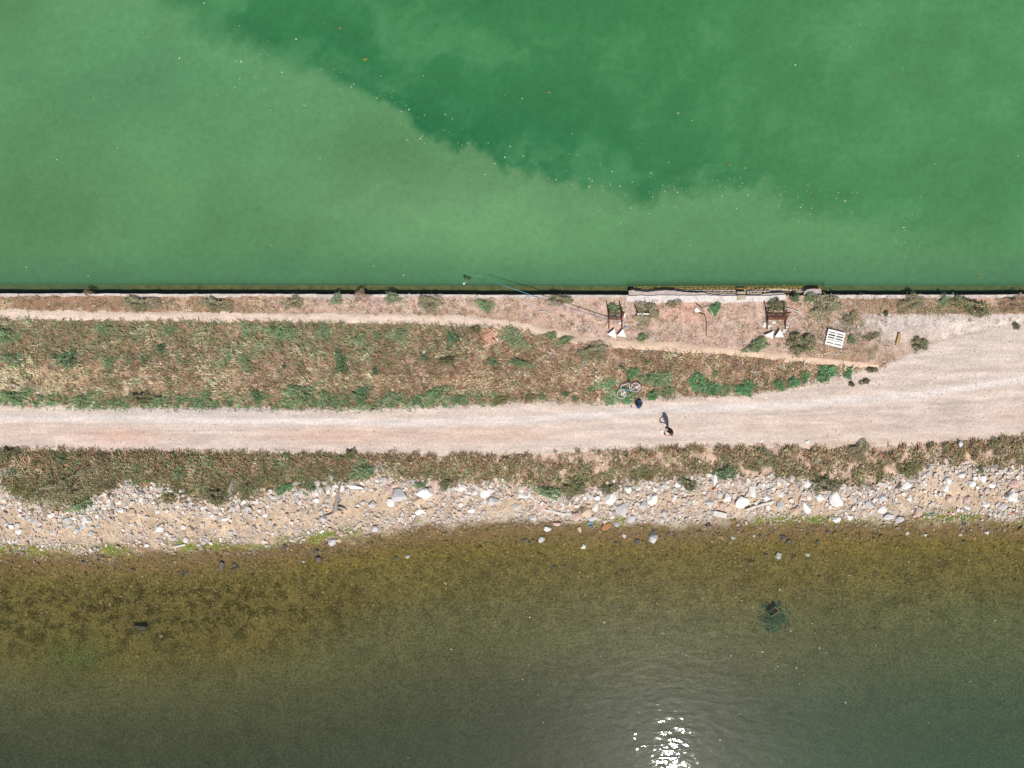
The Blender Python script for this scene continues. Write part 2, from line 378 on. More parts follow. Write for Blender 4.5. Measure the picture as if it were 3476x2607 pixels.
def mat_water(name, rough, ramps, tint, clear_gloss=1.0, aniso=None):
    """turbid water: Fresnel gloss over suspended-matter scatter, see-through where it is shallow"""
    m = bpy.data.materials.new(name); m.use_nodes = True; nt = m.node_tree; nt.nodes.clear(); L = nt.links.new
    out = nt.nodes.new('ShaderNodeOutputMaterial')
    a = nt.nodes.new('ShaderNodeAttribute'); a.attribute_name = 'Col'
    op = nt.nodes.new('ShaderNodeAttribute'); op.attribute_name = 'turbid'
    d = nt.nodes.new('ShaderNodeBsdfDiffuse'); L(mul(nt, a.outputs['Color'], ramp2(nt, noise(nt, 2.2, 5, .7), (.93,)*3, (1.07,)*3, .35, .65)), d.inputs[0])
    t = nt.nodes.new('ShaderNodeBsdfTransparent'); t.inputs[0].default_value = (*tint, 1)
    mx = nt.nodes.new('ShaderNodeMixShader'); L(op.outputs['Fac'], mx.inputs[0]); L(t.outputs[0], mx.inputs[1]); L(d.outputs[0], mx.inputs[2])
    gl = nt.nodes.new('ShaderNodeBsdfGlossy'); gl.inputs['Roughness'].default_value = rough
    gl2 = nt.nodes.new('ShaderNodeBsdfGlossy'); gl2.inputs['Roughness'].default_value = .30
    gm = nt.nodes.new('ShaderNodeMixShader'); gm.inputs[0].default_value = .10; L(gl.outputs[0], gm.inputs[1]); L(gl2.outputs[0], gm.inputs[2])
    fr = nt.nodes.new('ShaderNodeFresnel'); fr.inputs[0].default_value = 1.333
    geo = nt.nodes.new('ShaderNodeNewGeometry'); h = None
    for (kind, ang, lx, ly, amp, dist) in ramps:
        mp = nt.nodes.new('ShaderNodeMapping'); mp.inputs['Rotation'].default_value = (0, 0, ang); mp.inputs['Scale'].default_value = (1/lx, 1/ly, .0)
        L(geo.outputs['Position'], mp.inputs[0])
        n = nt.nodes.new('ShaderNodeTexNoise'); n.inputs['Scale'].default_value = 1; n.inputs['Detail'].default_value = 1.5; n.inputs['Roughness'].default_value = .45; n.inputs['Distortion'].default_value = dist
        L(mp.outputs[0], n.inputs['Vector'])
        q = nt.nodes.new('ShaderNodeMath'); q.operation = 'MULTIPLY'; q.inputs[1].default_value = amp; L(n.outputs[0], q.inputs[0])
        if h is None: h = q.outputs[0]
        else:
            s_ = nt.nodes.new('ShaderNodeMath'); s_.operation = 'ADD'; L(h, s_.inputs[0]); L(q.outputs[0], s_.inputs[1]); h = s_.outputs[0]
    bp = nt.nodes.new('ShaderNodeBump'); bp.inputs['Distance'].default_value = 1.0; bp.inputs['Strength'].default_value = 1.0; L(h, bp.inputs['Height'])
    L(bp.outputs[0], gl.inputs['Normal']); L(bp.outputs[0], gl2.inputs['Normal']); L(bp.outputs[0], fr.inputs['Normal'])
    m2 = nt.nodes.new('ShaderNodeMixShader'); L(fr.outputs[0], m2.inputs[0]); L(mx.outputs[0], m2.inputs[1]); L(gm.outputs[0], m2.inputs[2])
    L(m2.outputs[0], out.inputs[0]); return m
M_sea = mat_water('clear_sea_water', .022, [('n', R(24), 1.5, .55, .0170, .5), ('n', R(-32), 1.0, .45, .0115, .4), ('n', R(75), .40, .26, .0030, .2)], (.92, .97, .93))
M_lag = mat_water('turbid_lagoon_water', .08, [('n', R(10), 1.6, .8, .012, .3)], (.86, .95, .86))
def build_sea():
    ys = np.concatenate([np.linspace(0, 30, 120), np.linspace(32, 380, 25)]); xs = XS[::3]
    X = np.repeat(xs[None, :], len(ys), 0); Y = (y_sh(xs)+.35)[None, :]-ys[:, None]; x, y = X.ravel(), Y.ravel()
    dep = np.clip(WZ-ground_z(x, y), 0, 5); px, py = topx(x, y, WZ)
    n = fbm(x*.11, y*.16, 83)[:, None]
    turb = np.clip(1-np.exp(-dep*.40), 0, 1)*.95
    gr = sstep(2300, 3500, px+(py-2300)*.8+(n[:, 0]-.5)*900)[:, None]
    c = alb(70,78,58)*(1-gr)+alb(66,102,80)*gr
    c = c*(.85+.3*n)
    me = mesh_np('sea_water', np.stack([x, y, np.full_like(x, WZ)], 1), grid_faces(len(xs), len(ys))[:, ::-1], np.clip(c, 0, .8), {'turbid': turb}, smooth=True)
    tag(obj('sea_water', me, M_sea), kind='structure')
build_sea()
JX0, JX1 = 2133, 2790                                                 # the stone landing
def build_lagoon():
    xs = np.concatenate([np.linspace(-300, -52, 20), np.arange(-51, 51.01, .16), np.linspace(52, 300, 20)])
    ys = np.concatenate([np.arange(0, 1.6, .08), np.arange(1.6, 34, .16), np.linspace(34.5, 460, 20)])
    X = np.repeat(xs[None, :], len(ys), 0); Y = (y_wall(xs)-.06)[None, :]+ys[:, None]; x, y = X.ravel(), Y.ravel()
    px, py = topx(x, y, WZ); px = px/K; py = py/K                     # 2212-wide frame
    wx = (fbm(px/140, py/140, 91)-.5)*150+(fbm(px/34, py/34, 92, 4)-.5)*46; wy = (fbm(px/140, py/140, 93)-.5)*130+(fbm(px/34, py/34, 94, 4)-.5)*46
    front = np.interp(px+wx*.55, [-300, 100, 340, 450, 580, 700, 820, 900, 1000, 1090, 1250, 1400, 1560, 1640, 1800, 1950, 2100, 2300, 2600],
                      [-260, -160, -10, 60, 130, 178, 215, 285, 318, 362, 398, 425, 405, 425, 480, 500, 490, 520, 540])
    ang = .62; sx_ = px*math.cos(ang)-py*math.sin(ang); sy_ = px*math.sin(ang)+py*math.cos(ang)
    wisp = (fbm((sx_+wx)/70, (sy_+wy)/26, 191, 5, .6)-.5)
    dd = front-(py+wy*.55)+wisp*np.interp(px, [300, 800, 1300, 1700], [40, 44, 64, 120])   # >0 inside the dark green water
    sharp = np.interp(px, [0, 500, 850, 1300, 1700, 2212], [70, 40, 13, 15, 50, 70])
    k = sstep(-1, 1, dd/sharp)[:, None]
    core = np.clip(np.exp(-np.clip(dd, 0, 999)/150)*np.interp(px, [300, 800, 1100, 1450, 1900], [.25, 1, 1, .7, .0]), 0, 1)[:, None]
    blot = (.55*fbm((sx_+wx*.7)/95, (sy_+wy*.7)/60, 95, 5, .6)+.45*fbm((px+wx)/150, (py+wy)/90, 96, 4))[:, None]
    dark = lin(66,140,86)*(1-core)+lin(44,120,76)*core
    rt = (sstep(1250, 2050, px)*.8)[:, None]; dark = dark*(1-rt)+lin(84,150,96)*rt
    dark = dark*(.74+.52*blot); veil = sstep(.48, .70, blot[:, 0])[:, None]*.45; dark = dark*(1-veil)+lin(92,158,108)*veil
    light = lin(98,156,106); n2 = fbm((px+wx)/260, (py+wy)/170, 97, 4)[:, None]
    br = np.exp(-(((px-950)/330)**2+((py-440)/110)**2))[:, None]*.75; light = light*(1-br)+lin(116,168,120)*br
    gy = np.exp(-(((px-150)/260)**2+((py-480)/170)**2))[:, None]*.55; light = light*(1-gy)+lin(92,136,92)*gy
    tl = np.exp(-(((px-330)/300)**2+((py-150)/150)**2))[:, None]*.4; light = light*(1-tl)+lin(88,158,112)*tl
    light = light*(.74+.46*n2)*(.95+.10*fbm((sx_+wx)/50, (sy_+wy)/22, 193, 4)[:, None])
    c = light*(1-k)+dark*k
    # blue-grey gradient towards the wall, sky reflection put into the water colour
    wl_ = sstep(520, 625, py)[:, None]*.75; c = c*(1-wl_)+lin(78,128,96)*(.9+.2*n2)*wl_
    g_ = c.mean(1, keepdims=True); c = (c*.96+g_*.04)*np.array([.95, .90, .83])/1.40
    yy = y-y_wall(x); inj = (px*K > JX0-6) & (px*K < JX1+6)
    dep = np.where(inj, np.interp(yy, [.3, .6, .85, 1.3], [.02, .06, .3, 1.6]), np.interp(yy, [.60, .74, 1.5], [.06, .5, 2.5])+np.where(px*K > JX1, .08, 0)+np.where(px < 300, .08, 0))
    me = mesh_np('lagoon_water', np.stack([x, y, np.full_like(x, WZ)], 1), grid_faces(len(xs), len(ys)), np.clip(c, 0, .8), {'turbid': np.clip(1-np.exp(-dep*2.6), 0, 1)}, smooth=True)
    tag(obj('lagoon_water', me, M_lag), kind='structure')
build_lagoon()

# ------------------------------------------------------------------ sea wall and stone landing
def build_wall():
    t = tag(empty('sea_wall', (0, float(y_wall(0.)), 0)), 'long low concrete wall with a white coping along the green lagoon', 'wall')
    oy = float(y_wall(0.))
    def strip(name, xa, xb, yo, yi, z0, z1, mat, jy=.02, step=.3):
        xs = np.linspace(xa, xb, max(3, int(round((xb-xa)/step))+1)); n = len(xs); yw = y_wall(xs)-oy
        ja = (fbm(xs*1.7, xs*0, 5, 3)-.5)*jy*2; jb = (fbm(xs*2.3, xs*0+9, 6, 3)-.5)*jy*6; jz = (fbm(xs*1.1, xs*0+4, 8, 3)-.5)*jy
        P = [np.stack([xs, yw+yo+ja, np.full(n, z1)+jz], 1), np.stack([xs, yw+yi+jb, np.full(n, z1)+jz], 1), np.stack([xs, yw+yi+jb, np.full(n, z0)], 1), np.stack([xs, yw+yo+ja, np.full(n, z0)], 1)]
        V = np.concatenate(P); i = np.arange(n-1); F = []
        for a in range(4):
            b = (a+1) % 4; F.append(np.stack([a*n+i, b*n+i, b*n+i+1, a*n+i+1], 1))
        me = mesh_np(name, V, np.concatenate(F)); return obj(name, me, mat, t)
    jx0 = W(JX0, 1000)[0]; jx1 = W(JX1, 1000)[0]
    for xa, xb in ((-62, jx0), (jx1, 62)):
        xc = xa
        while xc < xb-.3:
            xe = min(xc+random.uniform(1.6, 3.4), xb)
            if xb-xe < .8: xe = xb
            dy_ = random.uniform(-.015, .015); strip('coping', xc, xe-.02, dy_, -.20+dy_+random.uniform(-.03, .03), -.12, .04+random.uniform(-.012, .012), M_cope, .03, (xe-.02-xc)/8); xc = xe
        strip('wall_face', xa, xb, -.025, -.24, -3.0, -.121, M_dark, .012)
        strip('footing', xa, xb, .68, -.02, -3.0, -.56 if xa < 0 else -.60, M_ledge, .02)
build_wall()

def stone_mesh(sx, sy, sz, j=.12, name='stone'):
    bm = nb(); vs_ = bm_box(bm, (0, 0, 0), (sx, sy, sz), bev=min(sx, sy, sz)*.22)
    for v in bm.verts: v.co += Vector((random.uniform(-j, j)*sx, random.uniform(-j, j)*sy, random.uniform(-j, j)*sz*.5))
    bmesh.ops.recalc_face_normals(bm, faces=bm.faces[:]); m = bpy.data.meshes.new(name); bm.to_mesh(m); bm.free(); return m
def build_landing():
    x0, y0 = W(2460, 1003); x0 = float(x0); y0 = float(y0)
    t = tag(empty('stone_landing', (x0, y0, 0)), 'old masonry landing with a cracked concrete slab jutting into the green lagoon', 'jetty')
    def L(px, py, z): a, b = W(px, py, z); return Vector((float(a)-x0, float(b)-y0, z))
    def poly(name, pts, z0, z1, mat, jit=.0):
        bm = nb(); top = [bm.verts.new(L(a, b, z1)+Vector((random.uniform(-jit, jit), random.uniform(-jit, jit), 0))) for a, b in pts]; bot = [bm.verts.new(Vector((v.co.x, v.co.y, z0))) for v in top]
        bm.faces.new(top); bm.faces.new(bot[::-1])
        for i in range(len(top)): j = (i+1) % len(top); bm.faces.new((top[i], bot[i], bot[j], top[j]))
        return fin(bm, name, mat, t)
    def dense(pts, n=6, j=1.2):
        o = []
        for (a, b), (c, d) in zip(pts, pts[1:]):
            for i in range(n): u = i/n; o.append((a+(c-a)*u+random.uniform(-j, j)*.5, b+(d-b)*u+random.uniform(-j, j)))
        return o+[pts[-1]]
    # core under everything
    poly('core', [(JX0, 1016), (JX0+2, 991), (JX1-4, 990), (JX1, 1016)], -3, -.32, M_ledge)
    poly('lower_core', [(JX0+4, 1000), (JX0+3, 972), (2400, 969), (JX1-6, 967), (JX1-2, 1000)], -3, -.60, M_ledge)
    poly('middle_core', [(JX0+4, 1000), (JX0+4, 982), (2400, 982), (JX1-6, 980), (JX1-3, 1000)], -2.9, -.44, M_dstone)
    # pale rubble apron, a step above the slab
    ap = dense([(2128, 1004), (2250, 1002.5), (2390, 1002.5), (2480, 1004), (2620, 1003), (2668, 999)], 8, 1.0)+dense([(2668, 1016), (2600, 1024), (2480, 1027), (2380, 1024), (2260, 1026), (2200, 1030), (2128, 1024)], 6, 2.5)
    poly('apron', ap, -.3, .02, M_white)
    # concrete slabs
    s1 = dense([(2134, 1003), (2134, 986), (2155, 985)], 3, .6)+dense([(2155, 988), (2200, 991), (2235, 987), (2270, 985), (2300, 988), (2340, 993), (2390, 994), (2420, 1000), (2440, 1001)], 4, .8)+[(2440, 1003.5), (2300, 1003), (2200, 1003)]
    poly('slab', s1, -.33, -.07, M_conc)
    s2 = dense([(2582, 1003.5), (2584, 999), (2610, 995), (2660, 994), (2668, 1000)], 3, .6)+[(2668, 1003.5)]
    poly('slab', s2, -.33, -.08, M_conc)
    s3 = dense([(2728, 1014), (2730, 990), (2745, 981), (2785, 980), (2789, 986), (2789, 1014)], 4, .8)
    poly('slab', s3, -.33, -.05, M_conc)
    poly('slab', dense([(2440, 1003), (2445, 998), (2500, 999), (2504, 1003)], 3, .6), -.33, -.11, M_conc)
    # big squared steps
    for px, py, w, h, z, mt in ((2516.5, 1010.5, 30, 19, .10, M_dstone), (2515.5, 994.5, 30, 11, -.06, M_dstone), (2514, 981, 30, 10, -.40, M_ystone)):
        p = L(px, py, z-.11); o = obj('step', stone_mesh(w/50, h/50, .24, .02, 'step'), mt, t, p); o['label'] = {.10: 'topmost squared stone step', -.06: 'middle squared stone step', -.40: 'lowest step with yellow algae'}[z]
    # masonry stones, one by one
    def row(pa, pb, pya, pyb, z, w, h, mat, gap=.7, jz=.03, skip=()):
        px = pa
        while px < pb:
            ww = w*random.uniform(.6, 1.35)
            u = (px-pa)/(pb-pa); py = pya+(pyb-pya)*u+random.uniform(-1, 1)*.9
            c = px+ww/2
            if not any(a < c < b for a, b in skip):
                p = L(c, py, z+random.uniform(-jz, jz)-.08)
                hh = h*random.uniform(.8, 1.15)
                o = obj('stone', stone_mesh((ww-gap)/50, (hh-gap*.7)/50, .2, .07), mat, t, p, (random.uniform(-.08, .08), random.uniform(-.08, .08), random.uniform(-.08, .08)))
            px += ww*.97
    sk = ((2498, 2534),)
    row(2150, 2785, 974.5, 971, -.555, 16, 9, M_ystone, skip=sk)
    row(2138, 2775, 981, 978, -.485, 14, 8, M_ystone, skip=sk)
    row(2290, 2740, 987, 984.5, -.36, 13, 7, M_dstone, skip=sk+((2600, 2680),))
    row(2370, 2500, 992, 994, -.24, 12, 5, M_dstone, skip=sk); row(2534, 2610, 991, 989, -.26, 11, 7, M_dstone, jz=.05)
    row(2412, 2500, 997, 998.5, -.16, 10, 4, M_dstone, skip=sk); row(2534, 2585, 997, 996, -.17, 10, 6, M_dstone, jz=.05)
    row(2150, 2225, 987, 988, -.30, 12, 4, M_dstone, skip=((2200, 2212),)); row(2690, 2730, 990, 988, -.28, 10, 6, M_dstone)
build_landing()

# ------------------------------------------------------------------ grass and ground cover
PAL = {'dry': (164,138,108), 'dry2': (184,154,122), 'rust': (168,130,100), 'dark': (120,102,78), 'straw': (230,198,158), 'pale': (232,212,194), 'olive': (148,150,112), 'olive2': (130,126,86),
       'green': (104,142,92), 'lgreen': (128,160,114), 'teal': (84,124,90), 'vivid': (92,152,94), 'grey': (150,148,122), 'ygreen': (142,134,72), 'dkgreen': (86,108,68)}
PALA = {}
for k_, v_ in PAL.items():
    a_ = alb(*v_, .92); g_ = a_.mean(); d_ = .06 if k_ in ('vivid', 'teal', 'green', 'lgreen') else .10; PALA[k_] = np.clip(a_*(1-d_)+g_*d_, 0, .8)
def blades(cx, cy, cz, n, L, spread, width, elev, cols, wind=None, jit=.25, windk=.6):
    """diamond-shaped leaves fanning out of each tuft"""
    i = np.repeat(np.arange(len(cx)), n); m = len(i)
    a = rng.uniform(0, 2*np.pi, m)
    if wind is not None:
        wa = wind[i]+rng.normal(0, .45, m); a = np.where(rng.random(m) < windk, wa, a)
    e = np.clip(rng.normal(elev, .28, m), .05, 1.4); l = L[i]*rng.uniform(.55, 1.25, m)
    r = spread[i]*np.sqrt(rng.random(m)); ba = rng.uniform(0, 2*np.pi, m)
    bx = cx[i]+r*np.cos(ba); by = cy[i]+r*np.sin(ba); bz = cz[i]-.01
    dx, dy, dz = np.cos(e)*np.cos(a), np.cos(e)*np.sin(a), np.sin(e)
    w = (width[i] if hasattr(width, '__len__') else width)*rng.uniform(.6, 1.4, m); tw = rng.uniform(-.7, .7, m)
    sx, sy, sz = -np.sin(a)*np.cos(tw), np.cos(a)*np.cos(tw), np.sin(tw)
    mx, my, mz = bx+dx*l*.5, by+dy*l*.5, bz+dz*l*.6
    V = np.empty((m, 4, 3), np.float32)
    V[:, 0] = np.stack([bx, by, bz], 1); V[:, 2] = np.stack([bx+dx*l, by+dy*l, bz+dz*l*.95], 1)
    V[:, 1] = np.stack([mx+sx*w, my+sy*w, mz+sz*w], 1); V[:, 3] = np.stack([mx-sx*w, my-sy*w, mz-sz*w], 1)
    c = cols[i]*rng.uniform(1-jit, 1+jit, m)[:, None]*(1+rng.normal(0, .05, (m, 3)))
    return V.reshape(-1, 3), np.arange(m*4).reshape(-1, 4), np.repeat(np.clip(c, .004, .8), 4, 0)
def pick(wts, names):
    Wt = np.stack(wts, 1); Wt = np.clip(Wt, 0, None); cs = np.cumsum(Wt, 1); u = rng.random(len(Wt))*cs[:, -1]
    k = (u[:, None] > cs).sum(1); k = np.clip(k, 0, len(names)-1)
    A = np.array([PALA[n] for n in names]); return A[k], k
def G(px, py, cx, cy, rx, ry): return np.exp(-(((px-cx)/rx)**2+((py-cy)/ry)**2))

def upper_grass():
    N = 26000
    x = rng.uniform(-46, 46, N); a = y_wall(x); b = y_veg(x)
    y = rng.uniform(-2.5, 6.4, N); px, py = topx(x, y)
    n1 = fbm(x*.7, y*.9, 101); n2 = fbm(x*.25, y*.5, 103); n3 = fbm(x*2.2, y*2.2, 107)
    dp = np.abs(y-y_path(x)); onpath = (dp < .22+.34*(n3-.3)) & (px < 2990)
    inside = (y < a-.10-.55*(n3-.35)) & (y > b-.10+.5*(n3-.45))
    above = y > y_path(x)
    dens = np.ones(N)
    nw = above
    dens = np.where(nw, 1.15*np.interp(px, [-600, 700, 1000, 1700, 2000, 2600, 2700, 2900], [1, .85, .55, .55, .40, .35, .7, 1.1])*sstep(.25, .55, n1*.6+n3*.4), dens*sstep(.10, .40, n3*.6+n1*.4))
    edge = sstep(2950, 3060, px+(n1-.5)*160-(py-1180)*.4)
    top = sstep(1104, 1080, py+(n1-.5)*60); edge = edge*(1-top)
    dens *= 1-edge; dens *= 1-.8*sstep(2850, 2930, px)*sstep(1050, 1080, py)*sstep(1130, 1110, py)
    dens *= 1-.85*G(px, py, 1675, 1150, 38, 40)
    dens *= 1-.9*((py < 1036) & (px > JX0-10) & (px < 2660))
    keep = inside & ~onpath & (rng.random(N) < dens)
    x, y, px, py, n1, n2, n3, above = [v[keep] for v in (x, y, px, py, n1, n2, n3, above)]
    z = ground_z(x, y)
    t = (y_path(x)-y)/np.maximum(y_path(x)-y_veg(x), .5)
    leftw = sstep(1750, 1100, px)
    oli = np.where(above, .20+.25*sstep(.5, .65, n2)+1.4*sstep(2800, 2950, px), np.clip(4.6*sstep(.62, .15, t)*leftw+.22+1.3*sstep(.50, .66, n2)*leftw, 0, 4))
    gre = np.where(above, .04, 2.6*sstep(.80, .95, t)*sstep(1780, 1600, px)+.05+.6*sstep(.60, .72, n1)*leftw*.7)
    stw = .18+.5*sstep(.46, .66, n1)+1.8*G(px, py, 170, 1280, 260, 45)+1.0*G(px, py, 420, 1310, 200, 30)+.55*G(px, py, 1350, 1290, 420, 24)+np.where(above, .12, 0)+.2*(px > 1700)
    rus = np.where(above, .55, .25)+.3*sstep(1000, 1900, px)
    dry = np.where(above, .5, .75)+.5*sstep(1200, 2000, px); pale = np.where(above & (px > 1000), .9, .05)*(1-.85*sstep(2850, 2980, px)*sstep(1095, 1075, py))+.5*sstep(2750, 2950, px)*sstep(1070, 1090, py)
    cols, k = pick([dry, dry*.5, rus, .35+0*dry, stw, pale, oli, oli*.5, gre, gre*.2, gre*.25], ['dry', 'dry2', 'rust', 'dark', 'straw', 'pale', 'olive', 'olive2', 'green', 'lgreen', 'teal'])
    cols = cols*(.75+.5*n1)[:, None]
    L = np.where(above, .20, .30)*(.35+1.1*n3+.4*sstep(.45, .7, n1)); wind = 2.2+1.4*fbm(x*.15, y*.3, 109)*2-1.0
    V, F, C = blades(x, y, z, 11, L, np.full(len(x), .15), np.where(above, .012, .019), .55, cols, wind, .38, .5)
    tag(obj('dry_grass', mesh_np('dry_grass', V, F, C), M_grass), 'brown and olive dry grass covering the strip between wall path and track', 'grass', kind='stuff')
upper_grass()
def lower_scrub():
    N = 15000
    x = rng.uniform(-46, 46, N); c = y_trk(x); d = y_low(x); u = rng.random(N)*1.25-.06
    y = c-(c-d)*u; px, py = topx(x, y, -.05)
    n1 = fbm(x*.8, y*1.0, 121); n3 = fbm(x*2.0, y*2.0, 127); n2 = fbm(x*.3, y*.5, 123)
    dens = np.interp(px, [-600, 1200, 1350, 2700, 3476, 4200], [1, .98, .90, .80, .62, .60])*sstep(.10+.26*(px > 1250), .42+.10*(px > 1250), n1*.5+n3*.5)
    dens *= 1-sstep(.86, 1.02, u+(n3-.5)*.6+(n1-.5)*.5)*.95
    dens *= 1-.9*G(px, py, 3175, 1555, 45, 45); dens *= 1-.7*G(px, py, 1290, 1580, 30, 45)
    dens *= 1-.6*sstep(.14, .0, u)*sstep(.6, .45, n3)*(px > 1250)
    keep = rng.random(N) < dens
    x, y, px, py, n1, n2, n3, u = [v[keep] for v in (x, y, px, py, n1, n2, n3, u)]; z = ground_z(x, y)
    lf = sstep(1700, 900, px)
    ol = .75+1.0*sstep(.30, .8, u)*(1+.6*lf)+.5*sstep(.5, .65, n2); gr = .12+.9*sstep(.52, .66, n1)*lf+.25*sstep(.5, 1, u)*lf
    dr = .95-.4*sstep(.3, .9, u); ru = .4*sstep(.5, .15, u)+.15+.25*(px > 1300)
    cols, _ = pick([dr*.8, dr*.4, ru, .55+0*u, .20+.25*(px > 1300), ol*.35, ol*1.1, gr*.5, gr*.6, .25*sstep(.5, .9, u)], ['dry', 'dry2', 'rust', 'dark', 'straw', 'olive', 'olive2', 'green', 'dkgreen', 'ygreen'])
    cols = cols*(.86+.6*n1)[:, None]*(1-.06*lf)[:, None]
    L = .32*(.45+1.2*n3)*(1-.35*sstep(.15, 0, u)); wind = np.full(len(x), 1.7)+rng.normal(0, .3, len(x))
    V, F, C = blades(x, y, z, 15, L, np.full(len(x), .16), .020, .75, cols, wind, .35, .35)
    tag(obj('salt_scrub', mesh_np('salt_scrub', V, F, C), M_grass), 'brown olive salt scrub growing between the gravel track and the rocky shore', 'scrub', kind='stuff')
lower_scrub()
def seaweed():
    N = 900; px = rng.uniform(JX0-10, JX1+5, N); py = rng.normal(969, 4.0, N); x, y = W(px, py, -.6)
    keep = rng.random(N) < .4+.6*sstep(.4, .6, fbm(x*.8, y, 131)); x, y = x[keep], y[keep]
    z = np.full(len(x), -.68); cols, _ = pick([np.ones(len(x)), np.ones(len(x))*.6, np.ones(len(x))*.4], ['dkgreen', 'teal', 'olive2'])
    V, F, C = blades(x, y, z, 8, np.full(len(x), .22), np.full(len(x), .12), .028, .6, cols*.7, None, .3)
    tag(obj('seaweed', mesh_np('seaweed', V, F, C), M_grass), 'dark green seaweed fringe under the edge of the stone landing', 'seaweed', kind='stuff')
seaweed()
def shore_algae():
    N = 2600; x = rng.uniform(-46, 46, N); e = y_sh(x); d = y_low(x); v = rng.normal(.94, .06, N); y = d-(d-e)*v
    px, py = topx(x, y, WZ)
    m = fbm(x*.45, y*1.2, 77)+.10*sstep(500, 800, px)*sstep(1250, 900, px); keep = rng.random(N) < sstep(.47, .62, m)
    x, y = x[keep], y[keep]; z = ground_z(x, y); cols, _ = pick([np.ones(len(x)), np.ones(len(x))*.5], ['ygreen', 'green'])
    V, F, C = blades(x, y, z, 7, np.full(len(x), .16), np.full(len(x), .16), .035, .18, cols*np.array([1.05, 1.05, .75]), None, .3)
    tag(obj('shore_algae', mesh_np('shore_algae', V, F, C), M_grass), 'yellow green algae mats drying along the water edge', 'algae', kind='stuff')
shore_algae()

# ------------------------------------------------------------------ bushes and weeds, one by one
def bush_mesh(kind, n, leaf, wid, up, cols, seed):
    g = np.random.default_rng(seed)
    th = g.uniform(0, 2*np.pi, n); r = np.sqrt(g.random(n)); lob = 1+.22*np.sin(2*th+seed*1.7)+.2*np.sin(3*th+seed)+.16*np.sin(5*th+seed*2.3)+.10*np.sin(9*th+seed)
    bx, by = r*np.cos(th)*lob*.85, r*np.sin(th)*lob*.85
    dome = np.sqrt(np.clip(1-r**2*.92, 0, 1))*(.65+.5*vnoise(bx*4+seed, by*4, seed)); bz = dome*g.uniform(.35, 1, n)
    gap = vnoise(bx*3.3+seed*3, by*3.3, seed+9) < .20; out_ = g.random(n) < .08; bx = np.where(out_, bx*1.35, bx); by = np.where(out_, by*1.35, by); bz = np.where(gap, bz*.25, bz)
    a = th+g.normal(0, .9, n); e = np.clip(up+g.normal(0, .35, n)+.3*(1-r), .05, 1.45)
    dx, dy, dz = np.cos(e)*np.cos(a), np.cos(e)*np.sin(a), np.sin(e); l = leaf*g.uniform(.6, 1.4, n); w = wid*g.uniform(.6, 1.4, n); tw = g.uniform(-.9, .9, n)
    sx, sy, sz = -np.sin(a)*np.cos(tw), np.cos(a)*np.cos(tw), np.sin(tw)
    V = np.empty((n, 4, 3)); V[:, 0] = np.stack([bx, by, bz], 1); V[:, 2] = np.stack([bx+dx*l, by+dy*l, bz+dz*l*1.2], 1)
    mid = (V[:, 0]+V[:, 2])/2; sv = np.stack([sx, sy, sz], 1)*w[:, None]; V[:, 1] = mid+sv; V[:, 3] = mid-sv; V[:, 1:4:2, 2] += .02
    A = np.array([PALA[c] for c in cols]); cc = np.where((g.random(n) < (.09 if kind != 'leafy_weed' else .04))[:, None], PALA['dry2'], A[g.integers(0, len(A), n)])*g.uniform(.65, 1.35, n)[:, None]*(.8+.45*vnoise(bx*3, by*3, seed+5))[:, None]
    return mesh_np('foliage', V.reshape(-1, 3), np.arange(n*4).reshape(-1, 4), np.repeat(np.clip(cc, .004, .8), 4, 0))
def stem_mesh(seed):
    r0 = random.Random(seed); bm = nb()
    for k in range(7):
        a = r0.uniform(0, 6.28); l = r0.uniform(.4, .8)
        bm_tube(bm, [(0, 0, -.1), (math.cos(a)*l*.4, math.sin(a)*l*.4, .3), (math.cos(a)*l, math.sin(a)*l, .7)], [.03, .022, .008], 4)
    bmesh.ops.recalc_face_normals(bm, faces=bm.faces[:]); m = bpy.data.meshes.new('stem'); bm.to_mesh(m); bm.free(); m.materials.append(M_brownw); return m
BT = {'o': ('olive_bush', 2300, .11, .020, .55, ['olive', 'olive', 'grey', 'olive2']), 'g': ('green_bush', 2100, .13, .030, .5, ['green', 'green', 'lgreen', 'olive']),
      'v': ('leafy_weed', 1500, .20, .040, .45, ['vivid', 'vivid', 'lgreen', 'green', 'teal']), 't': ('dark_bush', 1700, .15, .034, .5, ['teal', 'dkgreen', 'teal', 'green']),
      'l': ('pale_bush', 2300, .11, .024, .55, ['lgreen', 'lgreen', 'green', 'grey']), 'b': ('brown_tussock', 900, .18, .020, .6, ['dry', 'rust', 'dark', 'dry2']),
      'y': ('yellowish_bush', 1900, .12, .026, .5, ['ygreen', 'olive2', 'ygreen', 'dkgreen']), 'k': ('dark_olive_bush', 2200, .12, .028, .5, ['olive2', 'dkgreen', 'olive2', 'olive']),
      'K': ('olive_thicket', 5200, .055, .013, .5, ['olive2', 'dkgreen', 'olive2', 'olive', 'dry']), 'w': ('dead_shrub', 420, .32, .014, .35, ['pale', 'grey', 'pale'])}
VAR = {}
for i_, (k_, s_) in enumerate(BT.items()):
    VAR[k_] = []
    for j_ in range(3):
        me = bush_mesh(*s_, 40+7*i_+j_); me.materials.append(M_leaf); VAR[k_].append(me)
STEMS = [stem_mesh(s) for s in (1, 2, 3)]
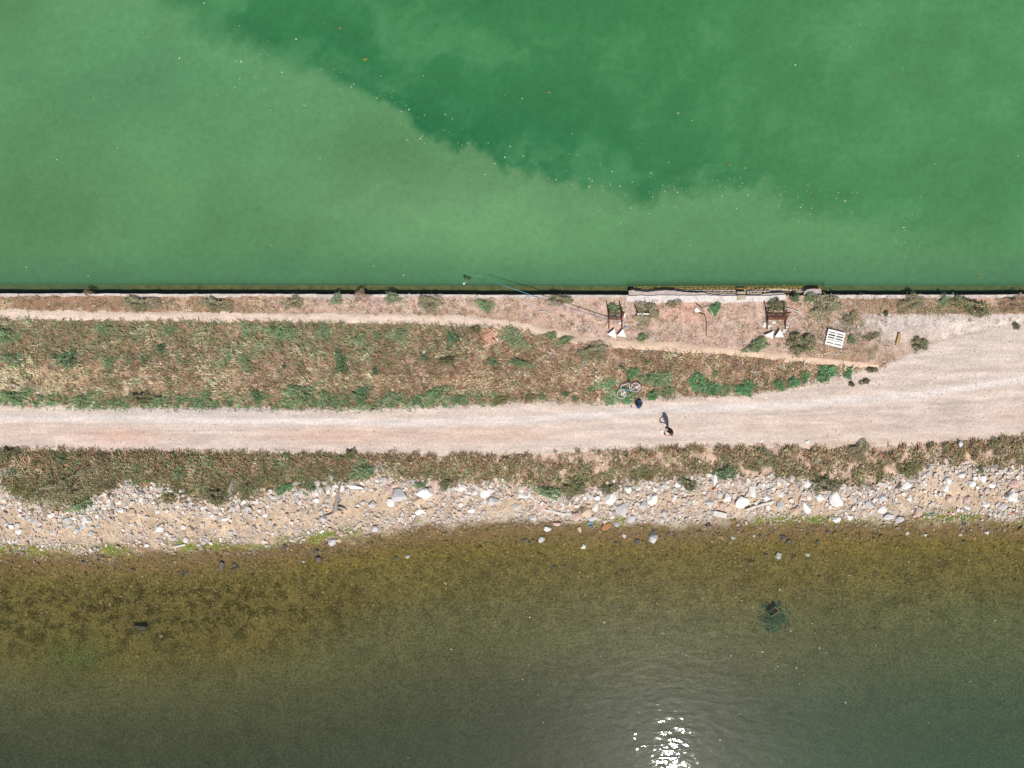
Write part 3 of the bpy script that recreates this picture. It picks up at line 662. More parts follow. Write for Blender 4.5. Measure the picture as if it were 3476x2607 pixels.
def bush(px, py, w, h, kind, label, group=None, ht=None):
    r = (w+h)/200.; ht = ht if ht is not None else {'o': .34, 'l': .28, 'g': .30, 'v': .30, 't': .34, 'b': .30, 'y': .32, 'k': .40, 'K': .50, 'w': .35}[kind]*1.35*min(1.25, max(.65, (r/.6)**.5))
    x, y = W(px, py, 0); z = float(ground_z(float(x), float(y)))
    if 2040 < px < 2180 and 1280 < py < 1360: ht *= .5
    t = empty(BT[kind][0], (float(x), float(y), z-.02), random.uniform(-.4, .4)+random.choice((0, math.pi))); t.scale = (w/100., h/100., ht)
    i = random.randrange(3)
    obj('foliage', VAR[kind][i], None, t); obj('stem', STEMS[i], None, t)
    return tag(t, label, 'plant' if kind in 'vb' else 'bush', group)
UP = 'bushes dotted over the upper strip'; TE = 'shrubs along the upper edge of the track'; WV = 'leafy green weeds by the track'; LO = 'shrubs in the strip above the rocks'
BUSHES = [
 (482,1032,134,58,'o','wide olive dome leftmost of the bushes between lagoon wall and footpath',UP),(740,1036,104,56,'o','olive dome bush second from left between lagoon wall and footpath',UP),
 (1000,1028,64,54,'o','round olive bush third from left along the lagoon wall',UP),(1143,1016,48,38,'l','small pale green bush fourth from left touching the white coping',UP),
 (1228,1008,60,42,'b','rusty brown tussock overhanging the white coping of the wall',UP),(1334,1012,66,34,'l','flat pale green bush pushed over the white coping, right of the rusty tussock',UP),
 (1462,1030,100,60,'o','broad loose olive bush beside the coping, above the red bare patch',UP),(1647,1038,58,48,'g','round green bush between coping and path, left of the fishing pole',UP),
 (301,998,34,30,'b','small reddish plant spilling over the far left of the wall',UP),
 (240,1221,82,56,'t','dark green bush standing out in brown grass at far left',UP),(195,1209,36,26,'t','small teal clump touching the dark green bush at far left',UP),
 (55,1221,90,44,'g','green bush at the left picture edge, left of the dark green bush',UP),(20,1144,70,80,'g','big green patch at the left picture edge below the footpath',UP),
 (551,1182,36,28,'t','small dark green tuft below the path, at the left third',UP),(789,1205,46,42,'l','grey green bush in brown grass beside a greener one',UP),(838,1225,62,56,'g','green bush just right of the grey green one in brown grass',UP),
 (447,1217,44,36,'o','small greyish bush in the middle of the brown grass at left',UP),(378,1233,52,36,'g','small green bush right of the dark green bush at left',UP),(498,1221,30,26,'t','tiny dark tuft beside the small greyish bush',UP),
 (846,1123,56,64,'l','pale green bush below the path, left of the long green olive patch',UP),(570,1119,64,44,'l','pale green patch below the path on the left',UP),(358,1119,74,40,'l','low pale green patch below the path at far left',UP),
 (960,1130,120,54,'g','long green olive patch below the footpath',UP),(1098,1132,60,54,'l','square pale green bush below the path, right of the long green patch',UP),
 (1224,1152,46,36,'g','small green bush below the path between two pale ones',UP),(1354,1140,72,54,'l','pale green bush below the path, left of the red bare patch',UP),(1281,1140,48,34,'l','low pale bush adjoining the larger pale green bush',UP),
 (1538,1152,58,50,'t','dark green bush left of the red bare patch',UP),(1615,1119,44,28,'k','small olive bush at the upper left of the red bare patch',UP),(1748,1152,104,70,'l','large pale green bush right of the red bare patch',UP),
 (1159,1221,46,58,'t','tall teal bush in the middle of the brown grass',UP),(1163,1254,56,26,'t','low teal patch right under the tall teal bush',UP),(1277,1262,28,24,'t','tiny teal tuft right of the tall teal bush',UP),
 (968,1245,14,22,'t','tiny dark teal tuft, leftmost of three in the central grass',UP),(1444,1215,34,28,'t','small dark green tuft in brown grass, above the green edge',UP),(1521,1225,72,26,'k','low dark olive patch in brown grass below the dark green bush',UP),
 (1672,1229,58,24,'g','low green patch in brown grass below the red bare patch',UP),(1769,1233,80,30,'g','long low green patch under the large pale green bush',UP),
 (1869,1140,46,28,'g','small green bush on the lower edge of the curving footpath',UP),(1920,1154,50,28,'g','low green bush right of another on the curving footpath',UP),(2013,1197,128,60,'o','wide olive bush hugging the lower edge of the curving footpath',UP),
 (1899,1020,112,34,'o','flat olive bush beside the wall where the fishing pole crosses',UP),(2192,1064,104,76,'o','round olive tussock around the low white barrier',UP),(2084,1050,52,40,'g','green plant growing inside the rusty frame by the white barrier',UP),
 (2426,1048,40,44,'v','lone vivid green weed beside the stick pile',WV),(2180,1146,36,32,'g','small green bush right of the white triangle plates',UP),(2567,1174,88,42,'g','flat green bush above the footpath below the second rusty frame',UP),
 (2286,1032,56,28,'o','thin olive tuft at the edge of the pale rubble apron',UP),(2714,1168,92,84,'k','large dark olive bush left of the white pallet',UP),(3117,1168,54,58,'k','dark olive bush at the right tip of the grass strip',UP),
 (2800,1042,130,80,'o','largest grey green bush, right of the second rusty frame',UP),(2751,1012,54,30,'g','bright green shrub top at the right end of the landing',UP),(2698,1012,30,30,'t','small teal shrub at the right end of the landing',UP),
 (2885,1083,58,46,'o','olive bush above the white pallet',UP),(3093,1032,100,66,'o','grey olive bush on the coping right of the landing',UP),(3203,1024,44,54,'l','blue green bush on the coping at right',UP),(3296,1044,140,60,'k','broad brownish olive bush at right below the coping',UP),
 (3007,1064,16,18,'t','tiny dark weed on bare white gravel',UP),(2887,1154,34,30,'g','small green tuft touching the right side of the pallet',UP),(2954,1144,56,26,'o','low olive tuft right of the pallet',UP),(3447,1107,26,28,'k','small grey weed on gravel at the right edge',UP),
 (2633,1038,70,44,'k','dark olive shrub growing through the second rusty frame',UP),(3440,1030,90,60,'b','brown scrubby tussock on the coping at the right picture edge',UP),
 (53,1347,110,46,'g','green shrub at the far left along the track edge',TE),(285,1359,92,46,'g','second green shrub from left along the track edge',TE),(385,1362,28,26,'g','tiny green clump third from left along the track edge',TE),
 (480,1351,90,44,'k','olive shrub on the track edge below the straw coloured grass',TE),(541,1359,60,40,'g','green shrub right of the olive one on the track edge',TE),(700,1342,50,36,'l','pale green shrub on the left part of the track edge',TE),
 (879,1343,56,38,'t','teal shrub on the track edge, left of the long green row',TE),(1021,1335,124,64,'g','long green shrub beginning the dense row on the track edge',TE),(1110,1351,72,50,'g','green shrub second in the dense row on the track edge',TE),
 (1228,1335,70,60,'t','teal shrub third in the dense row on the track edge',TE),(1338,1355,86,56,'l','lightest green shrub of the dense row on the track edge',TE),(1477,1341,104,52,'g','green shrub fifth in the dense row on the track edge',TE),(1550,1357,76,40,'l','pale green shrub ending the dense row on the track edge',TE),
 (1696,1358,60,38,'y','yellowish shrub on the track edge after the dense row',TE),(1802,1349,50,34,'y','small yellowish shrub on the track edge, second after the dense row',TE),(1842,1345,28,28,'g','tiny green shrub on the track edge, third after the dense row',TE),
 (2056,1302,84,46,'v','bright weed up and left of the bicycle',WV),(2009,1321,32,24,'v','small bright weed left of the bicycle wheel',WV),(2147,1266,44,36,'v','bright weed directly above the bicycle',WV),(2229,1286,116,54,'g','wide green weed patch right of the bicycle',WV),
 (1920,1337,36,14,'v','flat bright weed on the track edge far left of the bicycle',WV),(1952,1353,26,20,'v','small dark bright weed on the track edge left of the bicycle',WV),(2076,1345,66,54,'v','bright weed under the front wheel of the bicycle',WV),
 (2131,1349,74,46,'v','bright weed below the bicycle, by the backpack',WV),(2217,1341,40,34,'v','bright weed right of the backpack on the track edge',WV),(2266,1323,56,44,'g','green weed right of the backpack with a pale dry stalk',WV),
 (2367,1298,76,62,'v','largest vivid green weed of the row on the track edge',WV),(2416,1317,64,44,'v','green weed right of the largest vivid one',WV),(2461,1323,52,40,'g','green weed second right of the largest vivid one',WV),(2528,1319,74,48,'v','vivid square weed clump ending the row on the track edge',WV),
 (2428,1268,26,26,'g','tiny green tuft above the row of vivid weeds',WV),(2194,1231,20,16,'g','tiny green tuft in brown grass high above the bicycle',WV),(2113,1248,22,18,'g','tiny green tuft in brown grass above the bicycle frame',WV),
 (2643,1307,48,32,'v','leftmost of the five vivid weeds below the end of the footpath',WV),(2692,1298,40,42,'v','second from left of the five vivid weeds below the end of the footpath',WV),(2731,1278,40,38,'v','middle one of the five vivid weeds below the end of the footpath',WV),
 (2804,1266,78,52,'v','widest of the five vivid weeds below the end of the footpath',WV),(2877,1268,34,36,'v','rightmost round one of the five vivid weeds below the end of the footpath',WV),(2934,1296,40,20,'k','dark low weed on gravel at the end of the footpath',WV),(2889,1304,24,18,'k','tiny dark weed on gravel near the end of the footpath',WV),(2958,1256,40,20,'k','dark olive tuft at the very end of the footpath',WV),
 (2910,1530,82,64,'o','grey olive bush reaching onto the track at right',LO),(3386,1514,64,64,'o','round grey bush on the track edge near the right picture edge',LO),(2596,1560,66,76,'o','grey bush at the middle right of the lower strip',LO),(3085,1594,104,56,'y','yellow green bush above the sandy hollow at right',LO),
 (3333,1594,34,28,'g','small green shrub low in the right end of the lower strip',LO),(2808,1618,22,20,'g','tiny bright green shrub above the big boulder at right',LO),(2800,1648,104,56,'k','olive bush right above the biggest boulder',LO),
 (212,1557,60,26,'g','small green bush on the track edge in the lower strip at left',LO),(37,1537,70,44,'k','olive bush at the left picture edge below the track',LO),(58,1655,60,78,'y','yellow green left flank of the big thicket at left',LO),(240,1652,270,118,'K','biggest dark olive thicket at far left above the pebbles',LO),
 (277,1716,84,42,'g','bright green bush hanging from the big thicket at left',LO),(570,1692,78,46,'y','small yellowish bush isolated among white stones at left',LO),(610,1606,72,40,'g','green bush in the upper half of the lower strip at left',LO),(732,1683,96,62,'k','dark bush above the sand, left of the white dead branch',LO),(838,1659,60,70,'k','dark bush right of the white dead branch',LO),
 (976,1549,38,28,'g','tiny green bush on the track edge in the lower strip',LO),(1192,1541,42,42,'k','dark tuft sticking out onto the track',LO),(1228,1594,100,62,'g','green bush beside the white dead shrub',LO),(964,1659,62,32,'v','bright green bush low on the slope left of the driftwood trunk',LO),(1053,1651,50,26,'g','green bush just left of the driftwood trunk tip',LO),
 (1428,1647,46,30,'g','small green bush left of the pink boulder',LO),(1517,1641,54,54,'k','dark bush right of the pink boulder',LO),(1330,1545,56,36,'b','brown tussock on the track edge right of the white dead shrub',LO),(1411,1543,44,28,'b','second brown tussock on the track edge right of the white dead shrub',LO),
 (1863,1671,96,50,'g','green bush above the thin pale stick on the rocks',LO),(1952,1655,88,74,'k','olive bush hanging lowest over the rocks at the middle',LO),(2066,1657,70,40,'k','olive bush above the white boulder with holes',LO),(2188,1612,50,44,'y','yellowish shrub in the middle right scrub',LO),(2335,1643,80,44,'k','dark olive bush right of the orange litter',LO),(2465,1602,70,66,'t','dark green bush in the middle right scrub',LO),(2554,1582,54,46,'y','yellowish shrub beside the grey bush at middle right',LO),
 (33,1602,46,44,'w','white leafless dead shrub at the far left of the lower strip',LO),(797,1650,34,56,'w','white dead branches between two dark bushes at left',LO),(880,1668,34,34,'w','small bleached dead twigs right of the dark bushes at left',LO),(1287,1586,36,40,'w','white dead shrub at the gap in the lower strip',LO),
 (180,1705,60,34,'w','grey dry twigs under the big thicket at left',LO),(330,1738,60,30,'w','grey dry twigs on the pebbles right of the bright green bush',LO)]
for b_ in BUSHES: bush(*b_)

# ------------------------------------------------------------------ rocks and pebbles
def rock_mesh(seed, n=16, flat=.55):
    r0 = random.Random(seed); bm = nb()
    for k in range(n):
        v = Vector((r0.gauss(0, 1), r0.gauss(0, 1), r0.gauss(0, 1))).normalized(); q = r0.uniform(.82, 1.08)
        if abs(v.x) < .75 and abs(v.y) < .75: q *= 1.02
        bm.verts.new((v.x*q, v.y*q, v.z*q*flat))
    r = bmesh.ops.convex_hull(bm, input=bm.verts[:])
    bmesh.ops.delete(bm, geom=[g for g in r['geom_interior'] if isinstance(g, bmesh.types.BMVert)], context='VERTS')
    bmesh.ops.bevel(bm, geom=bm.edges[:], offset=.035, segments=1, affect='EDGES')
    bmesh.ops.recalc_face_normals(bm, faces=bm.faces[:]); m = bpy.data.meshes.new('rock'); bm.to_mesh(m); bm.free()
    xs = [v.co.x for v in m.vertices]; ys = [v.co.y for v in m.vertices]; kx = 2/(max(xs)-min(xs)); ky = 2/(max(ys)-min(ys))
    for v in m.vertices: v.co.x *= kx; v.co.y *= ky
    return m
RV = {}
for c_, mt in ROCKM.items():
    RV[c_] = []
    for j_ in range(7):
        m_ = rock_mesh(100+j_*13, 15+j_, .5+.05*j_) if c_ == 'w' else RV['w'][j_].copy()
        m_.materials.clear(); m_.materials.append(mt); RV[c_].append(m_)
def rock(px, py, w, h, c, label, group=None, rz=None, hk=.9, sub=.2, name='rock'):
    x, y = W(px, py, -.3); x, y = float(x), float(y); z = float(ground_z(x, y)); x, y = [float(v) for v in W(px, py, z)]
    o = obj(name, random.choice(RV[c])); sz = (w+h)/200*hk
    o.location = (x, y, z+sz*.5*(1-2*sub)); o.scale = (w/90., h/90., sz*1.15); o.rotation_euler = (random.uniform(-.12, .12), random.uniform(-.12, .12), rz if rz is not None else random.uniform(-.35, .35)+random.choice((0, math.pi)))
    return tag(o, label, 'rock', group)
BIG = [
 (2836,1692,48,50,'w','biggest pale boulder, its dark side facing up, below the olive bush at right'),(2785,1687,36,28,'w','white boulder immediately left of the biggest boulder'),(2518,1705,44,39,'w','round pale boulder at the upper end of the long white plank'),
 (2467,1688,29,32,'w','white boulder left of the round pale boulder by the long white plank'),(2553,1666,24,37,'w','tall white boulder above the long white plank'),(2411,1698,30,24,'g','bluish grey boulder above the short pale block'),(2445,1676,22,22,'g','grey boulder between the bluish one and the white one above the short block'),
 (2738,1641,25,24,'w','isolated white boulder at the top of the rocks, left of the olive bush'),(2689,1622,22,24,'g','pale grey boulder high among the white gravel at right'),(2736,1722,24,42,'w','elongated white boulder lying upright, right of the long plank'),(2697,1734,32,26,'t','tan boulder left of the elongated white boulder'),(2648,1715,23,25,'g','grey boulder just right of the long plank end'),
 (2604,1690,30,22,'w','pale boulder directly above the long white plank'),(2426,1624,20,38,'w','leaning white boulder deep in the scrub above the red litter'),(2213,1695,34,38,'w','mottled pale boulder right of the white boulder with holes'),(2181,1715,27,32,'g','blue grey striped boulder beside the mottled pale one'),
 (2257,1741,23,20,'g','grey boulder left of the short pale block'),(2247,1764,15,22,'g','narrow grey rock below the grey boulder left of the short block'),(2071,1692,38,38,'w','large white boulder with dark holes below the middle scrub'),(2111,1727,37,38,'g','large mottled boulder below the white one with holes'),
 (2020,1721,21,28,'w','upright white rock between the tan boulder and the one with holes'),(1991,1738,36,34,'t','big tan grey boulder right of the long white board'),(1955,1752,32,28,'p','mauve slab rock touching the end of the white board'),(1933,1734,26,20,'g','grey rock just above the right end of the white board'),
 (1838,1720,28,28,'p','two toned grey pink rock at the left end of the white board'),(1783,1690,42,24,'w','long white boulder below the scrub, left of the thin pale stick'),(1753,1730,19,28,'g','upright grey rock below the long white boulder'),(2026,1691,24,17,'w','bluish white rock left of the boulder with holes'),(2002,1685,21,16,'g','small grey rock in the row left of the boulder with holes'),(1982,1680,15,23,'w','narrow white rock under the scrub at the middle'),(1999,1701,29,15,'t','flat tan rock under the row of rocks at the middle'),
 (2058,1787,32,22,'o','orange tilted rock at the water edge'),(2094,1779,17,15,'g','small grey rock right of the orange rock'),(2006,1759,26,20,'g','grey rock above the blue crate'),(1859,1794,25,17,'w','white rock at the water edge below the white board'),(1890,1777,27,15,'p','grey pink slab just below the white board'),(1967,1797,13,20,'t','oval tan rock in the wet gravel left of the blue crate'),
 (2132,1660,24,24,'w','white boulder half inside the scrub at the middle'),(2218,1827,30,32,'g','pale grey rock standing alone in the shallows below the middle'),(2164,1838,18,17,'d','dark grey rock in the shallows left of the lone pale one'),(1838,1832,20,20,'g','round grey rock in the shallows ending a row of four'),(1980,1855,17,18,'w','small white rock farthest out in the shallows at the middle'),
 (1355,1681,48,44,'g','large flat grey slab rock right of the driftwood trunk'),(1327,1705,27,27,'w','spotted white boulder left below the flat grey slab'),(1264,1712,25,25,'g','striped grey white boulder in the middle of the sand'),(1215,1715,13,13,'w','small round white rock right of the driftwood trunk'),(1337,1637,30,24,'p','pinkish rock at the top of the sand'),(1322,1661,28,26,'p','pink rock touching the flat grey slab'),
 (1304,1627,19,29,'g','upright grey rock under the scrub right of the driftwood'),(1277,1636,20,20,'w','white rock left of the upright grey rock'),(1205,1652,52,14,'w','long narrow white slab under the scrub by the driftwood tip'),(1143,1647,19,18,'w','white rock at the tip of the driftwood trunk'),(1118,1652,24,20,'g','pale rock left of the driftwood tip'),(1074,1699,22,18,'w','white rock on the sand left of the driftwood trunk'),
 (1103,1712,23,14,'g','flat grey rock touching the driftwood trunk on the left'),(1091,1738,15,22,'g','upright grey stone at the end of the driftwood branch'),(1098,1760,24,18,'g','grey rock just under the driftwood branch'),(1273,1795,25,20,'g','angular grey rock at the algae line'),(1127,1840,24,24,'g','round mottled rock at the water line at left middle'),(1150,1833,18,17,'t','tan rock touching the round mottled rock'),
 (1159,1813,17,16,'p','pinkish rock above the tan one at the water line'),(1425,1737,31,17,'w','white block rock right of the sand'),(1418,1701,35,25,'t','tan slab rock above the white block'),(1440,1671,54,34,'w','wide pale slab boulder below the scrub, left of the pink boulder'),(1477,1640,27,46,'p','tall pink boulder standing in the scrub'),(1460,1692,46,28,'t','tan slab under the wide pale slab'),
 (1672,1700,33,34,'g','grey boulder in the rubble left of the long white boulder'),(1647,1675,32,28,'w','white boulder above the grey one in the rubble'),(1562,1655,32,22,'w','white slab rock below the scrub right of the pink boulder'),(1460,1732,22,20,'t','tan rock below the tan slab'),
 (1074,1873,20,18,'d','dark rock in the shallows, upper of a pair'),(1082,1899,21,20,'d','dark rock in the shallows, lower of a pair'),(753,1919,18,28,'d','dark upright rock alone in the brown shallows at left'),(2552,1901,24,24,'y','tan weedy rock in the olive water at right'),(2643,1885,20,22,'g','pale rock in the olive water at right, second from left'),(2694,1894,18,17,'y','algae covered rock in the olive water at right'),
 (3431,1687,40,36,'w','large pale boulder near the right picture edge'),(3076,1647,31,25,'w','white boulder at the top of the sandy hollow'),(3050,1647,24,24,'d','boulder with a dark face beside the white one at the sandy hollow'),(2994,1690,29,20,'g','grey boulder on sand, left part of the sandy hollow'),(3208,1656,23,25,'w','pale rock in the middle of the sandy hollow'),(3298,1642,26,20,'w','white rock right of the sandy hollow'),
 (3366,1645,26,23,'w','pale rock between the sandy hollow and the right edge'),(3442,1640,34,22,'p','flat pinkish slab at the right picture edge below the scrub'),(3265,1611,32,18,'w','flat white rock above the sandy hollow'),(3219,1630,22,28,'w','white rock at the upper rim of the sandy hollow'),(3335,1625,25,24,'w','white rock under the scrub near the right edge'),(2994,1729,29,24,'w','white rock in the pebble belt below the sandy hollow'),
 (2949,1712,32,26,'g','grey rock in the pebble belt right of the biggest boulder'),(3118,1735,26,30,'p','pinkish upright rock in the pebble belt below the sandy hollow'),(3016,1754,34,20,'g','flat grey rock at the water edge below the sandy hollow'),(3053,1763,29,22,'g','grey rock at the water edge right of the flat one'),(449,1740,29,24,'t','tan boulder below the white stones at left'),(411,1738,24,20,'w','white boulder left of the tan one at left'),
 (295,1763,32,19,'w','white oblong rock on the pebble beach at left'),(543,1795,29,20,'w','oval cream rock on the sand at left'),(648,1797,25,21,'t','domed tan rock on the sand at left with a dark shadow'),(65,1803,23,18,'w','white rock low on the pebble beach at far left'),(581,1663,21,16,'w','white rock at the top of the white stones at left'),(632,1832,17,18,'w','white rock just above the green algae at left'),
 (480,2125,46,20,'d','submerged blue grey slab seen through olive water at left'),(900,1740,19,19,'w','white rock on the sand at left middle'),(764,1755,25,17,'w','pale rock on the sand below the dark bushes at left')]
for r_ in BIG: rock(*r_)
ORD = ['nearest', 'second nearest', 'third nearest', 'fourth nearest', 'fifth nearest', 'sixth nearest', 'seventh nearest', 'eighth nearest', 'ninth nearest', 'tenth nearest', 'eleventh nearest', 'twelfth nearest', 'thirteenth nearest', 'fourteenth nearest', 'fifteenth nearest', 'sixteenth nearest', 'seventeenth nearest', 'eighteenth nearest', 'nineteenth nearest', 'twentieth nearest']
ORD += ['%d steps away counting nearest first' % k for k in range(21, 60)]
COLN = {'w': 'white', 'g': 'grey', 't': 'tan', 'p': 'pinkish', 'd': 'dark', 'y': 'olive', 'o': 'orange'}
def labelled(items, marks, fmt, group):
    """each rock is told apart by its colour and its rank by distance from a thing one can find"""
    rank = {}
    it = []
    for (px, py, w, c) in items:
        k = min(range(len(marks)), key=lambda i: (marks[i][0]-px)**2+(marks[i][1]-py)**2); it.append((k, COLN[c], (marks[k][0]-px)**2+(marks[k][1]-py)**2, px, py, w, c))
    it.sort(key=lambda q: (q[0], q[1], q[2]))
    for (k, cn, dd, px, py, w, c) in it:
        r = rank.get((k, cn), 0); rank[(k, cn)] = r+1
        rock(px, py, w, w*random.uniform(.68, .98), c, fmt % (cn, ORD[r], marks[k][2]), group)
LM = [(110,1700,'the big thicket at left'),(277,1760,'the bright green bush at left'),(470,1700,'the white stones at left'),(570,1720,'the small yellowish bush'),(800,1690,'the white dead branch'),(964,1690,'the bright bush left of the driftwood'),(1138,1727,'the driftwood trunk'),(1355,1681,'the flat grey slab'),(1477,1640,'the tall pink boulder'),(1600,1690,'the white slab by the pink boulder'),(1783,1690,'the long white boulder'),(1883,1740,'the long white board'),(2071,1692,'the boulder with holes'),(2200,1710,'the mottled boulder'),(2283,1637,'the orange rag'),(2443,1746,'the short pale block'),(2578,1717,'the long plank'),(2736,1722,'the elongated white boulder'),(2836,1692,'the biggest boulder'),(2994,1690,'the grey boulder on sand'),(3118,1735,'the pinkish upright rock'),(3250,1665,'the sandy hollow'),(3431,1687,'the large boulder at right edge')]
SM = [(346,1880,'the algae at left'),(753,1919,'the dark upright rock'),(610,1854,'the white batten'),(1078,1885,'the dark pair of rocks'),(1127,1840,'the round mottled rock'),(1383,1880,'the grey stick at the algae line'),(1838,1832,'the round grey rock'),(2058,1787,'the orange rock'),(2218,1827,'the lone pale rock'),(2443,1770,'the short pale block'),(2617,1782,'the thin pale cane'),(2694,1894,'the algae covered rock'),(2836,1780,'the biggest boulder'),(3053,1763,'the flat rocks at the water edge'),(3349,1800,'the right end of the shore')]
labelled([(39,1787,20,'w'),(104,1755,22,'g'),(79,1757,16,'g'),(230,1767,26,'g'),(254,1759,18,'w'),(264,1799,19,'g'),(309,1809,19,'g'),(283,1787,22,'g'),(181,1813,22,'g'),(155,1773,16,'g'),(203,1779,18,'g'),(242,1779,18,'g'),(403,1702,20,'w'),(14,1698,20,'w'),(12,1722,17,'w'),(136,1793,16,'g'),(24,1771,18,'g'),(333,1783,15,'g'),(449,1781,13,'w'),(232,1787,16,'g'),(642,1692,14,'w'),(600,1724,16,'w'),(535,1736,15,'w'),(732,1753,16,'g'),(783,1807,17,'g'),(913,1779,14,'g'),(691,1842,16,'g'),(120,1770,18,'g'),(60,1780,18,'g'),(330,1752,14,'w'),(372,1712,18,'w'),(355,1724,15,'w'),(430,1720,14,'w'),(480,1695,16,'w'),(520,1700,15,'w'),(545,1680,16,'w')],
  LM, 'small %s beach rock, %s to %s', 'rocks of the left pebble beach')
labelled([(px, py, w, random.choice('dddgy')) for px, py, w in [(797,1917,16),(790,1932,13),(806,1925,12),(631,1944,15),(452,1934,16),(281,1909,13),(346,1889,12),(333,1902,11),(1383,1889,15),(1344,1895,14),(1629,1860,16),(1515,1840,13),(1797,1837,13),(1780,1833,14),(1812,1835,13),(2089,1842,13),(2118,1819,14),(2600,1883,14),(2741,1887,15),(1881,1928,18),(1914,1921,13),(2221,1805,15),(2679,1839,18),(2489,1822,17),(2374,1805,15),(2406,1783,20),(2489,1764,18),(2270,1812,13),(2290,1818,12),(2340,1815,11),(2440,1812,13),(2420,1818,11),(2660,1825,18),(2655,1815,14),(2991,1822,15),(2833,1811,17),(2810,1805,14),(2775,1840,16),(3349,1808,15),(3467,1797,20),(3270,1777,15),(3260,1815,12),(3270,1838,12),(3140,1815,12),(3080,1810,13),(905,1852,14),(968,1856,15),(605,1942,11),(1030,1905,11),(1150,1880,12),(2580,1817,12),(2560,1819,10),(2610,1818,11)]],
  SM, 'small %s rock awash, %s to %s', 'rocks awash in the shallows')
cnt = 0; placed = [(a[0], a[1], max(a[2], a[3])) for a in BIG]; items = []
while cnt < 90:
    px = random.uniform(20, 3460); x = float(W(px, 1600)[0]); d = float(topx(x, float(y_low(x)), -.12)[1]); e = float(topx(x, float(y_sh(x)), WZ)[1])
    v = abs(random.gauss(.15, .22)) if px > 1000 else abs(random.gauss(.05, .12))
    if random.random() < .25: v = random.uniform(.55, .95)
    py = d+(e-d)*v; w = random.uniform(14, 28) if px > 1000 else random.uniform(10, 18)
    if any((px-a)**2+(py-b)**2 < (.6*(c+w))**2 for a, b, c in placed): continue
    placed.append((px, py, w)); items.append((px, py, w, random.choice('wwwggtp'))); cnt += 1
labelled(items, LM, 'medium %s rubble rock, %s to %s', 'rocks of the rubble line')
TM = [(420,1488,'the reddish patch'),(1120,1478,'the middle of the track'),(2277,1467,'the person'),(2600,1345,'the vivid weeds'),(3120,1290,'the footpath end'),(3400,1220,'the right picture edge'),(3366,1330,'the track bend'),(2585,1495,'the lower track edge')]
_rock = rock
def rock(*a, **k): return _rock(*a, name='loose_stone', **k)
labelled([(px, py, w, 'w') for px, py, w in [(285,1478,8),(420,1500,9),(430,1492,7),(385,1485,7),(510,1497,8),(350,1490,6),(460,1482,6),(2247,1463,14),(2330,1408,8),(2600,1345,13),(3363,1363,9),(3420,1215,10),(3440,1230,9),(3405,1212,8),(3320,1214,7),(3380,1258,8),(3366,1310,9),(3120,1270,8),(3160,1300,8),(2585,1495,12),(2270,1460,8),(1160,1480,8),(1080,1475,7),(1640,1470,8)]],
  TM, 'small %s stone on gravel, %s to %s', 'white stones on the track')
rock = _rock

CUBE = np.array([(x, y, z) for x in (-1, 1) for y in (-1, 1) for z in (-1, 1)], float); CUBEF = np.array([(0, 1, 3, 2), (4, 6, 7, 5), (0, 4, 5, 1), (2, 3, 7, 6), (0, 2, 6, 4), (1, 5, 7, 3)])
def pebbles(name, x, y, size, cols, label, flat=.6, sub=.2, zf=None):
    n = len(x); z = (zf(x, y) if zf else ground_z(x, y))
    B = CUBE[None]*(1+rng.uniform(-.45, .25, (n, 8, 3))); B = B/np.linalg.norm(B, axis=2, keepdims=True)*rng.uniform(.8, 1.15, (n, 8, 1))
    B[:, :, 0] *= rng.uniform(.8, 1.4, n)[:, None]; B[:, :, 2] *= flat
    a = rng.uniform(0, 6.28, n)[:, None]; X = B[:, :, 0]*np.cos(a)-B[:, :, 1]*np.sin(a); Y = B[:, :, 0]*np.sin(a)+B[:, :, 1]*np.cos(a)
    s = size[:, None]
    V = np.stack([X*s+x[:, None], Y*s+y[:, None], B[:, :, 2]*s+z[:, None]+s*(flat-2*flat*sub)*.5], 2)
    F = (CUBEF[None]+8*np.arange(n)[:, None, None]).reshape(-1, 4)
    return tag(obj(name, mesh_np(name, V.reshape(-1, 3), F, np.repeat(np.clip(cols, .01, .85), 8, 0)), M_leaf2), label, 'pebbles', kind='stuff')
M_leaf2 = mat_attr('pebble_stone', .9, 12., .15, 0, .2)
def stonecols(n, wet=0): 
    A = np.array([alb(250,240,230), alb(232,218,204), alb(214,206,198), alb(226,200,174), alb(224,196,180), alb(188,178,170)])
    return A[rng.choice(6, n, p=[.26, .22, .16, .16, .1, .1])]*rng.uniform(.8, 1.1, n)[:, None]
